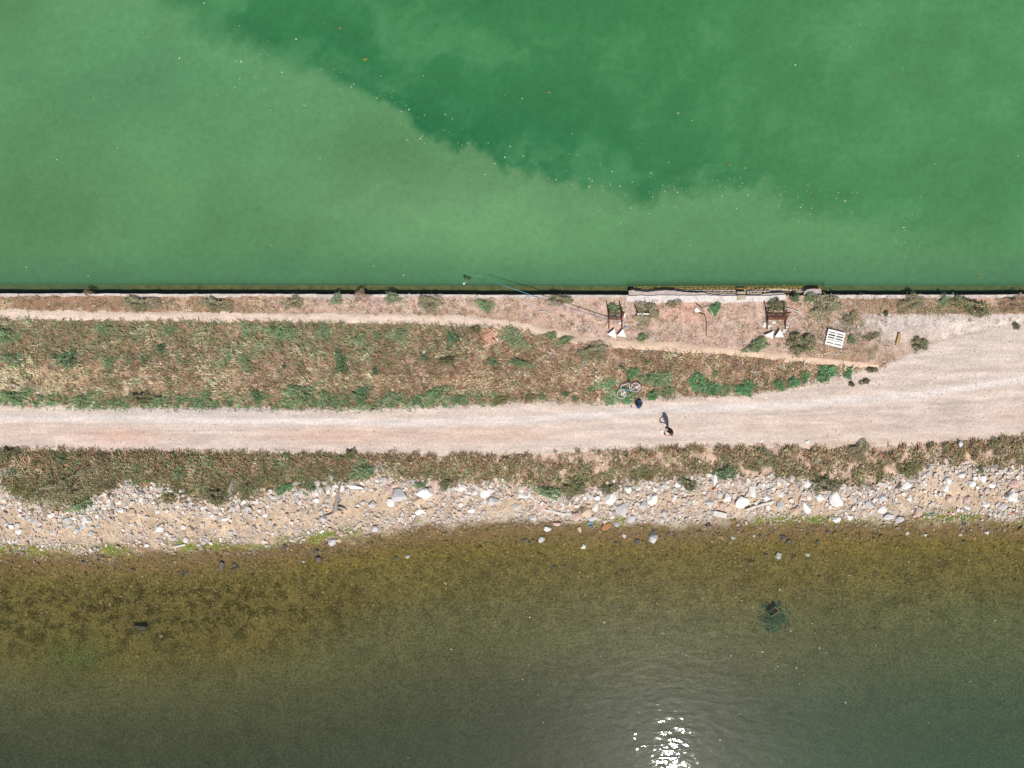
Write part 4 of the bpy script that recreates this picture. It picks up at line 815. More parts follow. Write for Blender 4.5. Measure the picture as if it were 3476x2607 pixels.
def shore_pebbles():
    N = 60000; x = rng.uniform(-44, 44, N); d = y_low(x); e = y_sh(x); v = rng.uniform(-.15, 1.25, N); y = d-(d-e)*v
    px, py = topx(x, y, -.3); n1 = fbm(x*.8, y*1.2, 141); n3 = fbm(x*2.5, y*2.5, 143)
    rgt = sstep(1150, 1450, px)
    p = np.interp(v, [-.15, 0, .15, .35, .55, .75, .9, 1.0, 1.12], [.3, .8, .75, .30, .16, .5, .75, .6, .3])*(1-rgt)+np.interp(v, [-.15, 0, .25, .45, .65, .85, 1.0, 1.25], [.3, .75, .6, .38, .55, .75, .6, .2])*rgt
    p *= .15+1.1*sstep(.3, .62, n1*.6+n3*.4); p *= 1-.8*G(px, py, 3250, 1668, 110, 45); p *= 1-.75*G(px, py, 1230, 1712, 120, 45); p = np.clip(p+.7*G(px, py, 470, 1690, 130, 30)+.6*G(px, py, 2610, 1640, 60, 25), 0, 1)
    k = rng.random(N) < p; x, y, v, px, py = x[k], y[k], v[k], px[k], py[k]
    s = np.clip(rng.lognormal(-2.95, .5, len(x)), .02, .19)*np.interp(v, [0, .3, .8, 1.1], [1.25, 1.1, .95, .7])
    bigm = rng.random(len(x)) < .03*(v < .55)*(1+(px > 1200)); s = np.where(bigm, rng.uniform(.12, .2, len(x)), s)
    c = stonecols(len(x)); wet = (sstep(.84, 1.08, v)*rng.uniform(.6, 1, len(x)))[:, None]; c = c*(1-wet*.62)*(1-wet*np.array([0, .14, .36]))
    pebbles('shore_pebbles', x, y, s, c, 'pale pebbles and cobbles scattered over the sandy shore', .85, .12)
shore_pebbles()
def track_pebbles():
    N = 16000; x = rng.uniform(-44, 44, N); y = rng.uniform(-5.2, 4.6, N); px, py = topx(x, y); n1 = fbm(x*.8, y*.8, 151)
    p = .10+.75*G(px, py, 3120, 1300, 130, 36)+.3*sstep(2950, 3100, px)*sstep(1400, 1200, py)+.35*G(px, py, 420, 1485, 140, 24)+.15*G(px, py, 1150, 1478, 160, 20)+.18*sstep(.5, .65, n1)+.5*G(px, py, 2850, 1115, 160, 30)
    k = (y < y_veg(x)+.2) & (y > y_trk(x)-.1) | ((px > 2700) & (py > 1075) & (py < 1330)); k &= rng.random(N) < p; x, y = x[k], y[k]
    s = np.clip(rng.lognormal(-3.45, .4, len(x)), .012, .07); A = stonecols(len(x))*1.04
    pebbles('track_pebbles', x, y, s, A, 'loose white pebbles lying on the gravel track', zf=lambda a, b: ground_z(a, b)*.6+.05)
    N = 5000; x = rng.uniform(-30, 26, N); y = rng.uniform(2.5, 6.3, N); px, py = topx(x, y)
    p = np.interp(px, [300, 1000, 1700, 2000, 2900, 3100], [.05, .35, .5, .6, .6, .1])*(y > y_path(x)+.1)*(y < y_wall(x)-.25); k = rng.random(N) < p; x, y = x[k], y[k]
    pebbles('wall_pebbles', x, y, np.clip(rng.lognormal(-3.5, .4, len(x)), .012, .06), stonecols(len(x))*.97, 'pale stone chips on the bare ground beside the lagoon wall')
track_pebbles()
def seabed_stones():
    N = 11000; px = rng.uniform(-150, 3600, N); x = W(px, 1900, -.7)[0]; s = np.abs(rng.normal(0, 3.2, N))+.2; y = y_sh(x)-s
    sz = np.clip(rng.lognormal(-3.0, .45, N), .025, .15); A = np.array([alb(160,134,90), alb(140,118,72), alb(112,98,62), alb(178,152,104)]); c = A[rng.choice(4, N)]*rng.uniform(.7, 1.15, N)[:, None]
    pebbles('seabed_stones', x, y, sz, c, 'algae covered stones on the bottom of the shallow water', sub=.35)
seabed_stones()

# ------------------------------------------------------------------ person with a controller
def LP(px, py, z): a, b = W(px, py, z); return Vector((float(a), float(b), z))
def build_person():
    hx = LP(2277, 1467, 1.62); zg = float(ground_z(hx.x, hx.y))*.6+.05
    t = tag(empty('person', (hx.x+.05, hx.y+.02, zg), R(204)), 'person in dark maroon shirt and shorts standing on the track holding a controller', 'person')
    t.scale = (1.06, 1.10, 1.04); J = {}; E = []; Vv = []; Rr = []
    def j(n, p, r, par=None):
        J[n] = len(Vv); Vv.append(p); Rr.append(tuple(q*(1.14 if q > .02 else 1) for q in (r if hasattr(r, '__len__') else (r, r))))
        if par is not None: E.append((J[par], J[n]))
    j('pel', (0, 0, .95), (.12, .16)); j('waist', (.01, 0, 1.10), (.105, .145), 'pel'); j('chest', (.02, 0, 1.30), (.12, .17), 'waist'); j('top', (.02, 0, 1.41), (.09, .12), 'chest')
    j('neck', (.045, 0, 1.49), .055, 'top'); j('jaw', (.075, 0, 1.56), (.075, .068), 'neck'); j('skull', (.075, 0, 1.63), (.095, .078), 'jaw'); j('crown', (.065, 0, 1.70), (.07, .06), 'skull')
    for s, n in ((1, 'l'), (-1, 'r')):
        j('hip'+n, (0, s*.095, .88), .095, 'pel'); j('thi'+n, (.02, s*.105, .70), .080, 'hip'+n); j('kne'+n, (.03, s*.11, .49), .058, 'thi'+n); j('cal'+n, (.0, s*.115, .33), .055, 'kne'+n); j('ank'+n, (-.02, s*.115, .09), .040, 'cal'+n)
        j('bal'+n, (.09, s*.125, .045), (.03, .045), 'ank'+n); j('toe'+n, (.17, s*.135, .04), (.025, .04), 'bal'+n)
        j('sho'+n, (.02, s*.185, 1.39), .062, 'top'); j('uar'+n, (.03, s*.235, 1.26), .050, 'sho'+n); j('elb'+n, (.05, s*.265, 1.12), .040, 'uar'+n); j('for'+n, (.18, s*.21, 1.13), .036, 'elb'+n); j('wri'+n, (.30, s*.145, 1.16), .026, 'for'+n)
        j('pal'+n, (.36, s*.115, 1.175), (.020, .034), 'wri'+n)
        for q, (dy, ln) in enumerate(((.030, .052), (.012, .062), (-.006, .058), (-.024, .044))):
            j('f%d'%q+n, (.395, s*(.115+dy*.6), 1.172-dy*.5), .0095, 'pal'+n); j('g%d'%q+n, (.395+ln*.55, s*(.105+dy*.5), 1.160-dy*.5), .009, 'f%d'%q+n); j('h%d'%q+n, (.395+ln*.75, s*(.088+dy*.5), 1.150-dy*.5), .008, 'g%d'%q+n)
        j('th'+n, (.365, s*.088, 1.195), .0105, 'pal'+n); j('tj'+n, (.395, s*.070, 1.207), .009, 'th'+n)
    m = bpy.data.meshes.new('body'); m.from_pydata(Vv, E, []); m.update()
    o = bpy.data.objects.new('body', m); COL.objects.link(o)
    md = o.modifiers.new('skin', 'SKIN'); md.use_smooth_shade = True
    for v, r in zip(m.skin_vertices[0].data, Rr): v.radius = r; v.use_root = False
    m.skin_vertices[0].data[0].use_root = True
    sb = o.modifiers.new('sub', 'SUBSURF'); sb.levels = 2; sb.render_levels = 2
    bpy.context.view_layer.update(); dg = bpy.context.evaluated_depsgraph_get()
    me = bpy.data.meshes.new_from_object(o.evaluated_get(dg)); bpy.data.objects.remove(o)
    me.name = 'body'; me.materials.clear()
    for mt in (M_skin, M_shirt, M_short, M_shoe): me.materials.append(mt)
    for p in me.polygons:
        x, y, z = p.center; arm = abs(y) > .17+.0*z and z > 1.0 and x < .26 or x > .17 and z > 1.0
        k = 0
        if z < .115: k = 3
        elif z < .98 and z > .47: k = 2
        elif .98 <= z < 1.455 and not (arm and (z < 1.27 or x > .12)): k = 1
        p.material_index = k; p.use_smooth = True
    b = bpy.data.objects.new('body', me); COL.objects.link(b); b.parent = t
    # hair: a cap over the back and top of the skull with a ragged fringe
    bm = nb(); bmesh.ops.create_icosphere(bm, subdivisions=3, radius=1)
    for v in bm.verts:
        d = v.co.copy(); v.co = Vector((d.x*.132+.062, d.y*.118, d.z*.112+1.65)); v.co += d*random.uniform(-.006, .010)
    bmesh.ops.delete(bm, geom=[v for v in bm.verts if v.co.x > .10 and v.co.z < 1.665 or v.co.z < 1.575], context='VERTS')
    fin(bm, 'hair', M_hair, t, True)
    bm = nb()
    bm_tube(bm, [(.172, 0, 1.635), (.188, 0, 1.605), (.170, 0, 1.597)], [.008, .013, .008], 6); fin(bm, 'nose', M_skin, t, True)
    for s in (1, -1):
        bm = nb(); bmesh.ops.create_uvsphere(bm, u_segments=8, v_segments=6, radius=.011); 
        for v in bm.verts: v.co += Vector((.160, s*.030, 1.637))
        fin(bm, 'eye', M_black, t, True)
        bm = nb(); bmesh.ops.create_uvsphere(bm, u_segments=8, v_segments=6, radius=1)
        for v in bm.verts: v.co = Vector((v.co.x*.018+.065, v.co.y*.010+s*.086, v.co.z*.030+1.618))
        fin(bm, 'ear', M_skin, t, True)
    bm = nb(); bm_box(bm, (.158, 0, 1.575), (.012, .045, .008)); fin(bm, 'mouth', M_redp, t)
    # the controller is a thing of its own, held in both hands
    mw = Matrix.Translation(t.location) @ Matrix.Rotation(R(204), 4, 'Z')
    c = tag(empty('remote_controller', mw @ Vector((.425, 0, 1.18)), R(204)), 'small dark hand held remote controller in the hands of the person', 'controller')
    bm = nb(); bm_box(bm, (0, 0, 0), (.10, .18, .045), bev=.012); fin(bm, 'case', M_black, c)
    bm = nb(); bm_box(bm, (.03, 0, .045), (.10, .16, .012), Matrix.Rotation(R(-25), 4, 'Y'), bev=.003); fin(bm, 'screen', M_navy, c)
    for s in (1, -1):
        bm = nb(); bm_tube(bm, [(-.02, s*.06, .02), (-.02, s*.06, .045)], .006, 6); fin(bm, 'stick', M_black, c)
build_person()

# ------------------------------------------------------------------ bicycle lying in the weeds
def build_bike():
    ra = LP(2157.6, 1314.7, .14); fa = LP(2107.8, 1338.2, .14)
    f = (fa-ra).normalized(); u = Vector((f.y, -f.x, 0));  u = u if u.y > 0 else -u
    tilt = R(8); u2 = (u*math.cos(tilt)+Vector((0, 0, 1))*math.sin(tilt)).normalized(); n = f.cross(u2).normalized()
    if n.z < 0: n = -n
    zg = float(ground_z(ra.x, ra.y))
    t = empty('bicycle', (ra.x, ra.y, zg+.24)); tag(t, 'white road bicycle with turquoise tube lying in bright green weeds', 'bicycle')
    wb = 1.06
    def P(a, b, c=0.): return f*a+u2*b+n*c
    for (a, nm) in ((0, 'rear'), (wb, 'front')):
        w = empty('wheel', P(a, 0)); w.parent = t; w['label'] = nm+' wheel'
        bm = nb(); bm_torus(bm, (0, 0, 0), f, u2, .338, .020, 36, 6); fin(bm, 'tyre', M_rubber, w, True)
        bm = nb(); bm_torus(bm, (0, 0, 0), f, u2, .308, .020, 36, 6); fin(bm, 'rim', M_wpaint, w, True)
        bm = nb()
        for k in range(16):
            th = 2*math.pi*k/16; d = f*math.cos(th)+u2*math.sin(th); bm_tube(bm, [d*.02+n*(.02 if k % 2 else -.02), d*.31], .0025, 3)
        bm_tube(bm, [n*-.05, n*.05], .022, 8); fin(bm, 'spokes', M_alu, w)
    BB, ST, HT, HB = (.43, -.07), (.30, .46), (.87, .53), (.92, .39)
    bm = nb()
    def tb(a, b, r, c=0, d=0): bm_tube(bm, [P(*a, c), P(*b, d)], r, 8)
    tb(BB, ST, .024); tb(ST, HT, .022); tb(HT, HB, .025)
    for s in (1, -1): tb(BB, (0, 0), .011, s*.03, s*.06); tb(ST, (0, 0), .010, s*.02, s*.06)
    fr = fin(bm, 'frame', M_wpaint, t, True)
    bm = nb(); tb(HB, BB, .028); o = fin(bm, 'down_tube', M_turq, t, True); o['label'] = 'turquoise down tube'
    bm = nb()
    for s in (1, -1): tb((.925, .37), (wb, 0), .012, s*.05, s*.05)
    tb((.925, .37), HB, .02); fin(bm, 'fork', M_wpaint, t, True)
    bm = nb(); bm_tube(bm, [P(.865, .54), P(.90, .62)], .014, 6); bm_tube(bm, [P(.90, .62, -.21), P(.90, .62, .21)], .014, 6)
    for s in (1, -1): bm_tube(bm, [P(.90, .62, s*.21), P(.98, .61, s*.215), P(.99, .54, s*.215), P(.93, .49, s*.215)], .015, 6)
    fin(bm, 'handlebar', M_black, t, True)
    bm = nb(); bm_tube(bm, [P(*ST), P(.265, .57)], .013, 6); fin(bm, 'seat_post', M_black, t, True)
    bm = nb()
    bm_tube(bm, [P(.14, .60), P(.20, .605), P(.30, .60), P(.40, .595)], [.05, .065, .04, .018], 8); fin(bm, 'saddle', M_black, t, True)
    bm = nb(); bm_torus(bm, P(*BB, .05), f, u2, .09, .008, 20, 5)
    for s in (1, -1): bm_tube(bm, [P(*BB, s*.06), P(BB[0]+s*.12, BB[1]-s*.12, s*.07)], .011, 6)
    fin(bm, 'crank', M_black, t)
    for s in (1, -1):
        bm = nb(); c = P(BB[0]+s*.12, BB[1]-s*.12, s*.11); Mx = Matrix.Translation(c) @ Matrix((f, u2, n)).transposed().to_4x4(); bm_box(bm, (0, 0, 0), (.09, .025, .08), Mx); fin(bm, 'pedal', M_black, t)
    bm = nb()
    for k in (1, -1): bm_tube(bm, [P(BB[0], BB[1]+k*.085, .05), P(0, k*.04, .05)], .005, 4)
    fin(bm, 'chain', M_black, t)
    bm = nb(); bm_tube(bm, [P(.62, .13, .01), P(.70, .25, .01)], .036, 8); b = fin(bm, 'bottle', M_turq, t, True); b['label'] = 'turquoise water bottle on the frame'
build_bike()

# ------------------------------------------------------------------ bags beside the bicycle
def lump(name, loc, sc, mat, rz=0, seed=1, k=.18, parent=None, bottom=True):
    bm = nb(); bmesh.ops.create_icosphere(bm, subdivisions=3, radius=1); r0 = random.Random(seed); off = [Vector((r0.uniform(-9, 9), r0.uniform(-9, 9), r0.uniform(-9, 9))) for _ in range(2)]
    from mathutils import noise as mn
    for v in bm.verts:
        d = v.co.copy(); q = 1+k*mn.noise(d*1.6+off[0])*1.6+k*.6*mn.noise(d*4+off[1]); v.co = Vector((d.x*q*sc[0], d.y*q*sc[1], (max(d.z, -.45) if bottom else d.z)*q*sc[2]))
    return fin(bm, name, mat, parent, True, loc, (0, 0, rz))
def build_bags():
    p = LP(2168, 1370, 0); z = .06
    t = tag(empty('backpack', (p.x, p.y, z), R(-8)), 'blue and black backpack lying on the track edge below the bicycle', 'backpack')
    lump('main_compartment', (0, 0, .09), (.19, .30, .15), M_navy, 0, 3, .10, t); lump('front_pocket', (-.005, -.19, .17), (.14, .13, .09), M_blue, 0, 5, .1, t)
    lump('top_flap', (.0, .18, .18), (.14, .10, .07), M_blue, 0, 6, .1, t)
    for s in (1, -1):
        bm = nb(); bm_tube(bm, [(s*.10, .27, .12), (s*.21, .18, .16), (s*.23, .0, .12), (s*.17, -.16, .08)], .022, 6); fin(bm, 'shoulder_strap', M_black, t, True)
    lump('mesh_patch', (.03, .03, .235), (.05, .04, .02), M_dgrey, 0, 8, .2, t); bm = nb(); bm_tube(bm, [(-.04, .31, .13), (0, .36, .15), (.04, .31, .13)], .012, 6); fin(bm, 'grab_handle', M_black, t, True)
    p = LP(2157, 1357, 0); t = tag(empty('jacket', (p.x, p.y, .05), .4), 'crumpled dark grey jacket left of the backpack', 'jacket')
    lump('body_fold', (0, 0, .05), (.16, .13, .09), M_dgrey, .3, 9, .45, t); lump('sleeve', (-.10, -.12, .03), (.12, .06, .05), M_dgrey, .9, 10, .35, t); lump('sleeve', (.06, .10, .04), (.05, .10, .05), M_black, .2, 12, .35, t)
    p = LP(2177.5, 1359, 0); t = tag(empty('plastic_bag', (p.x, p.y, .05)), 'white plastic bag with green print beside the top of the backpack', 'bag')
    lump('bag_body', (0, 0, .05), (.10, .085, .08), M_bagw, .2, 13, .4, t); lump('green_print', (-.05, .03, .075), (.05, .05, .05), mat_plain('green_film', alb(70,150,100), .5, .1, 8), .2, 14, .3, t); bm = nb(); bm_tube(bm, [(-.03, .07, .09), (0, .10, .13), (.04, .06, .09)], .008, 5); fin(bm, 'handle', M_bagw, t, True)
    p = LP(2142.6, 1378.6, 0); t = tag(empty('lens_pouch', (p.x, p.y, .05), .2), 'tiny black pouch on the gravel left of the backpack', 'pouch')
    lump('pouch_body', (0, 0, .03), (.042, .062, .045), M_black, 0, 15, .12, t); bm = nb(); bm_torus(bm, (0, .055, .04), Vector((1, 0, 0)), Vector((0, 1, 0)), .02, .005, 12, 4); fin(bm, 'loop', M_black, t)
build_bags()

# ------------------------------------------------------------------ rusty frames, triangular plates, barrier, pallet
def build_frame(px0, px1, label, rust2=False, dark=True):
    a = LP(px0, 1064, 0); b = LP(px1, 1064, 0); c = (a+b)/2; zg = float(ground_z(c.x, c.y)); w = (b-a).length/2
    t = tag(empty('steel_frame', (c.x, c.y, zg), 0), label, 'frame')
    def bar(nm, p, q, r, mat=M_rust):
        bm = nb(); p = Vector(p); q = Vector(q); d = (q-p); L = d.length; Mx = Matrix.Translation((p+q)/2) @ d.to_track_quat('Z', 'Y').to_matrix().to_4x4(); bm_box(bm, (0, 0, 0), (r, r, L), Mx); return fin(bm, nm, mat, t)
    for s in (1, -1):
        bar('post', (s*w, 0, -.1), (s*w, .03, 1.42), .07); bar('rail', (s*w, .25, .34), (s*w*1.02, -1.05, .14), .075)
        bar('brace', (s*w, -.02, .95), (s*w, -.50, .26), .045)
    bar('cross_bar', (-w, .02, .62), (w, .02, .62), .05); bar('cross_bar', (-w, -.38, .30), (w, -.38, .30), .11); bar('cross_bar', (-w, -.22, .32), (w, -.22, .32), .04)
    if rust2:
        for k in range(2): bar('slat', (-w*.55, -.30+.10*k, .42), (w*1.0, -.30+.10*k, .42), .05)
    return t
build_frame(2067, 2111, 'rusty upright steel frame left of the low white barrier'); build_frame(2603, 2664, 'rusty steel frame overgrown by a dark shrub at the landing end', True)
def plate(pts, label, z=.26, th=.05, name='triangular_plate'):
    P = [LP(a, b, z) for a, b in pts]; c = (P[0]+P[1]+P[2])/3; zg = float(ground_z(c.x, c.y)); t = empty(name, (c.x, c.y, zg)); tag(t, label, 'plate')
    bm = nb(); top = [bm.verts.new((p.x-c.x, p.y-c.y, z)) for p in P]; bot = [bm.verts.new((p.x-c.x, p.y-c.y, z-th)) for p in P]
    bm.faces.new(top); bm.faces.new(bot[::-1])
    for i in range(3): j = (i+1) % 3; bm.faces.new((top[i], bot[i], bot[j], top[j]))
    bmesh.ops.bevel(bm, geom=bm.edges[:], offset=.006, segments=1, affect='EDGES'); fin(bm, 'plate', M_wpaint, t)
    bm = nb()
    for p in P: q = Vector((p.x-c.x, p.y-c.y, 0))*.72; bm_tube(bm, [q+Vector((0, 0, -.05)), q+Vector((0, 0, z-th))], .022, 6)
    fin(bm, 'support', M_rust, t)
plate([(2086,1116),(2092.5,1149.5),(2062,1135)], 'left white triangular plate at the foot of the rusty frame by the barrier'); plate([(2114.5,1116),(2126.5,1144.5),(2094,1140)], 'right white triangular plate at the foot of the rusty frame by the barrier')
plate([(2627,1123),(2622.5,1150.5),(2594,1138)], 'left white triangular plate at the foot of the overgrown rusty frame'); plate([(2647.5,1117.5),(2661,1144.5),(2629.5,1144)], 'right white triangular plate at the foot of the overgrown rusty frame')
def build_barrier():
    a = LP(2163.5, 1065.5, .3); b = LP(2202.5, 1065.5, .3); c = (a+b)/2; zg = float(ground_z(c.x, c.y)); t = tag(empty('low_barrier', (c.x, c.y, zg)), 'low white board on two dark posts standing in an olive tussock', 'barrier'); w = (b-a).length/2
    bm = nb(); bm_box(bm, (0, 0, .30), (w*2, .085, .14), bev=.008); fin(bm, 'board', M_wpaint, t)
    for s in (1, -1): bm = nb(); bm_box(bm, (s*w*.97, .07, .42), (.06, .06, .95)); fin(bm, 'post', M_rust, t); bm = nb(); bm_tube(bm, [(s*w*.97, .08, .36), (s*w*.97-.14, .50, .38)], .032, 6); fin(bm, 'arm', M_rust, t)  # arms are dark rails added along the lines of the post shadows
build_barrier()
def build_pallet():
    c = LP(2832, 1149.5, .12); zg = float(ground_z(c.x, c.y)); t = tag(empty('pallet', (c.x, c.y, zg+.03), R(-14)), 'white painted wooden pallet lying on the brown grass', 'pallet')
    Wd, Ht = 1.18, 1.06
    for k, (y, hh) in enumerate(((.46, .15), (.28, .085), (.09, .085), (-.08, .085), (-.24, .16), (-.455, .13))):
        bm = nb(); bm_box(bm, (0, y, .145), (Wd, hh, .024), jit=.003); o = fin(bm, 'slat', M_wpaint, t)
    for x in (-.55, 0, .55): bm = nb(); bm_box(bm, (x, 0, .115), (.09, Ht-.02, .034)); fin(bm, 'stringer', M_wpaint, t)
    for x in (-.55, 0, .55):
        for y in (-.46, 0, .46): bm = nb(); bm_box(bm, (x, y, .055), (.10, .13, .084)); fin(bm, 'block', M_wood, t)
    for y in (-.46, 0, .46): bm = nb(); bm_box(bm, (0, y, .006), (Wd, .10, .012)); fin(bm, 'bottom_slat', M_wood, t)
build_pallet()

# ------------------------------------------------------------------ poles, driftwood, boards, litter
def stick(name, pts, rad, mat, label, cat='stick', dz=.05, n=6, group=None, wob=0):
    Q = []
    for (px, py, *zz) in pts:
        z0 = zz[0] if zz else None; x, y = [float(v) for v in W(px, py, -.1)]
        z = z0 if z0 is not None else max(float(ground_z(x, y)), WZ)+dz; x, y = [float(v) for v in W(px, py, z)]; Q.append(Vector((x, y, z)))
    o0 = Q[0].copy(); bm = nb(); bm_tube(bm, [q-o0 for q in Q], rad, n); return tag(fin(bm, name, mat, None, n > 5, o0), label, cat, group)
def build_pole():
    Q = [LP(2067, 1086, .42), LP(1990, 1063, .52), LP(1900, 1034, .58), LP(1810, 1004, .55), LP(1730, 976, .42), LP(1640, 942, .12)]
    t = tag(empty('fishing_pole', Q[0]), 'very long thin fishing pole from the rusty frame over the wall into the lagoon', 'fishing pole'); o0 = Q[0].copy()
    bm = nb(); bm_tube(bm, [q-o0 for q in Q[:4]], [.030, .026, .022, .020], 8); fin(bm, 'butt_section', M_polebl, t, True)
    bm = nb(); bm_tube(bm, [q-o0 for q in Q[3:]], [.019, .014, .007], 6); fin(bm, 'tip_section', M_polecy, t, True)
    stick('fishing_line', [(1640, 942, .12), (1600, 930, -.49)], .004, M_bagw, 'thin pale line running from the pole tip into the lagoon', 'line', n=4)
build_pole()
def build_stake():
    a = LP(1601, 939, -.7); b = LP(1575, 962, .55); t = tag(empty('mooring_stake', a), 'thin pale stake with a white knob leaning out of the green water', 'stake'); d = b-a
    bm = nb(); bm_tube(bm, [(0, 0, 0), d], .035, 8); fin(bm, 'shaft', M_wood, t, True); lump('knob', d, (.07, .07, .07), M_wpaint, 0, 3, .1, t, False); bm = nb(); bm_tube(bm, [d*.35+Vector((-.35, .02, -.05)), d*.35+Vector((.12, .0, .03))], .022, 6); fin(bm, 'reflection_bar', M_dark, t)  # last bar is added, dark, standing in for the stake's reflection
build_stake()
def build_driftwood():
    o0 = LP(1138, 1727, -.2); t = tag(empty('driftwood_trunk', o0), 'grey driftwood trunk with splayed roots lying on the sand', 'driftwood')
    def Q(px, py, h):
        x, y = [float(v) for v in W(px, py, -.2)]; z = float(ground_z(x, y))+h; return LP(px, py, z)-o0
    bm = nb(); bm_tube(bm, [Q(1136, 1734, .10), Q(1139, 1722, .16), Q(1143, 1701, .20), Q(1148, 1672, .22), Q(1155, 1643, .24)], [.15, .17, .10, .075, .05], 8); fin(bm, 'trunk', M_wood, t, True)
    for pts, r in (([(1137, 1730, .14), (1127, 1745, .12), (1108, 1750, .10), (1084, 1755, .06)], [.10, .07, .05, .03]), ([(1140, 1722, .16), (1156, 1722, .16), (1170, 1726, .10), (1179, 1733, .05)], [.09, .06, .045, .02]), ([(1138, 1730, .12), (1150, 1733, .10), (1164, 1735, .04)], [.08, .05, .02]), ([(1140, 1715, .18), (1150, 1710, .22), (1155, 1703, .26)], [.06, .04, .02])):
        bm = nb(); bm_tube(bm, [Q(*p) for p in pts], r, 6); fin(bm, 'root', M_wood, t, True)
build_driftwood()
def board(name, pa, pb, w, mat, label, th=.05, lift=.10, cat='board'):
    x, y = [float(v) for v in W(*pa, -.3)]; za = float(ground_z(x, y)); x, y = [float(v) for v in W(*pb, -.3)]; zb = float(ground_z(x, y)); a = LP(*pa, za+lift); b = LP(*pb, zb+lift); d = b-a
    bm = nb(); L = d.length; rows = 5
    bm_box(bm, (0, 0, 0), (L, w/50., th), bev=.006)
    bmesh.ops.subdivide_edges(bm, edges=[e for e in bm.edges if e.calc_length() > L*.8], cuts=4)
    for v in bm.verts: v.co.y += .012*math.sin(v.co.x*3+L); v.co.z += .02*math.cos(v.co.x*2); v.co += Vector((random.uniform(-.004, .004),)*3)
    o = fin(bm, name, mat); o.location = (a+b)/2; o.rotation_euler = (0, -math.atan2(d.z, math.hypot(d.x, d.y)), math.atan2(d.y, d.x)); return tag(o, label, cat)
board('white_board', (1844, 1731), (1922, 1748), 8, M_pale, 'long white board lying on the pebbles at the middle of the shore'); board('short_block', (2422, 1741), (2466, 1752), 17, M_pale, 'short thick pale block on the pebbles above the water edge', .12, .10, 'block')
board('long_plank', (2533, 1731), (2624, 1703), 6.5, M_pale, 'long white plank slanting up the rocks at right', .06, .20, 'plank'); board('flat_plank', (838, 1706), (878, 1705), 10, M_pale, 'short bleached plank at the foot of the dark bushes at left', .04, .08, 'plank')
board('white_batten', (592, 1857), (629, 1850), 6, M_pale, 'white batten on the green algae at left', .04, .08, 'batten'); board('timber_post', (3055, 1131), (3043, 1172), 10, M_tan, 'tan timber post lying at the right end of the brown grass', .16, .08, 'timber')
stick('bent_pole', [(3157, 1583), (3190, 1583), (3222, 1591)], .04, M_pale, 'bent white pole at the top of the rocks near the right', 'pole'); stick('thin_cane', [(1901, 1670), (1878, 1682), (1854, 1698)], .028, M_pale, 'thin pale cane stuck out of the green bush onto the rocks', 'cane', .12)
stick('grey_stake', [(1412, 1755), (1404, 1772), (1396, 1788)], .035, M_wood, 'straight grey stick at the algae line in the middle', 'stick', .08); stick('short_cane', [(2074, 1731), (2068, 1745), (2062, 1750)], .018, M_tan, 'short tan cane beside the green algae patch', 'cane', .08)
stick('upright_cane', [(2607, 1722), (2611, 1742), (2615, 1768), (2617, 1782)], .02, M_pale, 'thin pale cane standing down from the plank to the water', 'cane', .06); stick('pale_twig', [(2280, 1655), (2284, 1672), (2289, 1693)], .022, M_pale, 'pale twig hanging below the orange litter', 'twig', .08)
stick('orange_twig', [(1795, 1727), (1808, 1718), (1820, 1712)], .022, M_tan, 'tan twig left of the grey pink rock by the board', 'twig', .06); stick('dark_beam', [(1940, 1744), (1962, 1736), (1982, 1722)], .035, M_brownw, 'dark brown stick wedged behind the mauve slab rock', 'stick', .16)
stick('white_branch', [(1826, 1056), (1850, 1057), (1871, 1065)], .026, M_pale, 'bleached branch on bare ground below the fishing pole', 'branch', .05); stick('wall_branch', [(1782, 1016), (1795, 1011), (1826, 1007)], .028, M_pale, 'bleached branch on the coping where the pole crosses', 'branch', .06)
stick('leaning_branch', [(2667, 1045), (2690, 1050), (2712, 1058), (2728, 1075)], .035, M_pale, 'bleached branch right of the overgrown rusty frame', 'branch', .10); stick('lower_branch', [(2724, 1082), (2734, 1091), (2743, 1102)], .028, M_pale, 'short bleached branch lower right of the overgrown rusty frame', 'branch', .08)
stick('brown_hose', [(2391, 1064), (2396, 1080), (2398.5, 1100), (2398, 1120), (2398, 1139)], .032, M_brownw, 'dark brown hose running down from the stick pile', 'hose', .04); stick('pile_stick', [(2363, 1031), (2384, 1047)], .035, M_brownw, 'dark stick at the upper left of the stick pile', 'stick', .12)
stick('pile_branch', [(2366, 1060), (2380, 1064), (2394, 1068)], .035, M_brownw, 'dark stick along the bottom of the stick pile', 'stick', .10); stick('white_rod', [(2404, 1038), (2412, 1052), (2421, 1070)], .026, M_pale, 'white rod leaning between the stick pile and the vivid weed', 'rod', .16); stick('crossed_stick', [(2376, 1040), (2386, 1056), (2392, 1064)], .03, M_wood, 'grey stick crossing the middle of the stick pile', 'stick', .18)
rock(2367, 1052, 20, 17, 'w', 'white stone at the left of the stick pile', None, 0); rock(2394, 1045, 16, 13, 't', 'tan stone in the stick pile', None, 0)
for px, py, w, h, c, l in ((2062,1104,12,18,'t','tan stone at the left rail of the rusty frame by the barrier'),(2127,1099,13,11,'t','tan stone at the right rail of the rusty frame by the barrier'),(2104,1096,11,9,'w','pale stone between the rails of the rusty frame by the barrier'),(2107,1116,10,8,'t','small tan stone between the two triangular plates by the barrier'),(2594,1103,16,20,'w','pale wedge stone left of the overgrown rusty frame'),(2613,1110,16,13,'w','pale stone above the left plate of the overgrown frame'),(2627,1098,12,14,'w','white stone between the rails of the overgrown frame'),(2668,1112,14,11,'w','white stone right of the overgrown frame'),(2662,1124,16,13,'w','white stone right of the right plate of the overgrown frame'),(2683,1087,9,9,'w','small white stone far right of the overgrown frame')): rock(px, py, w, h, c, l)
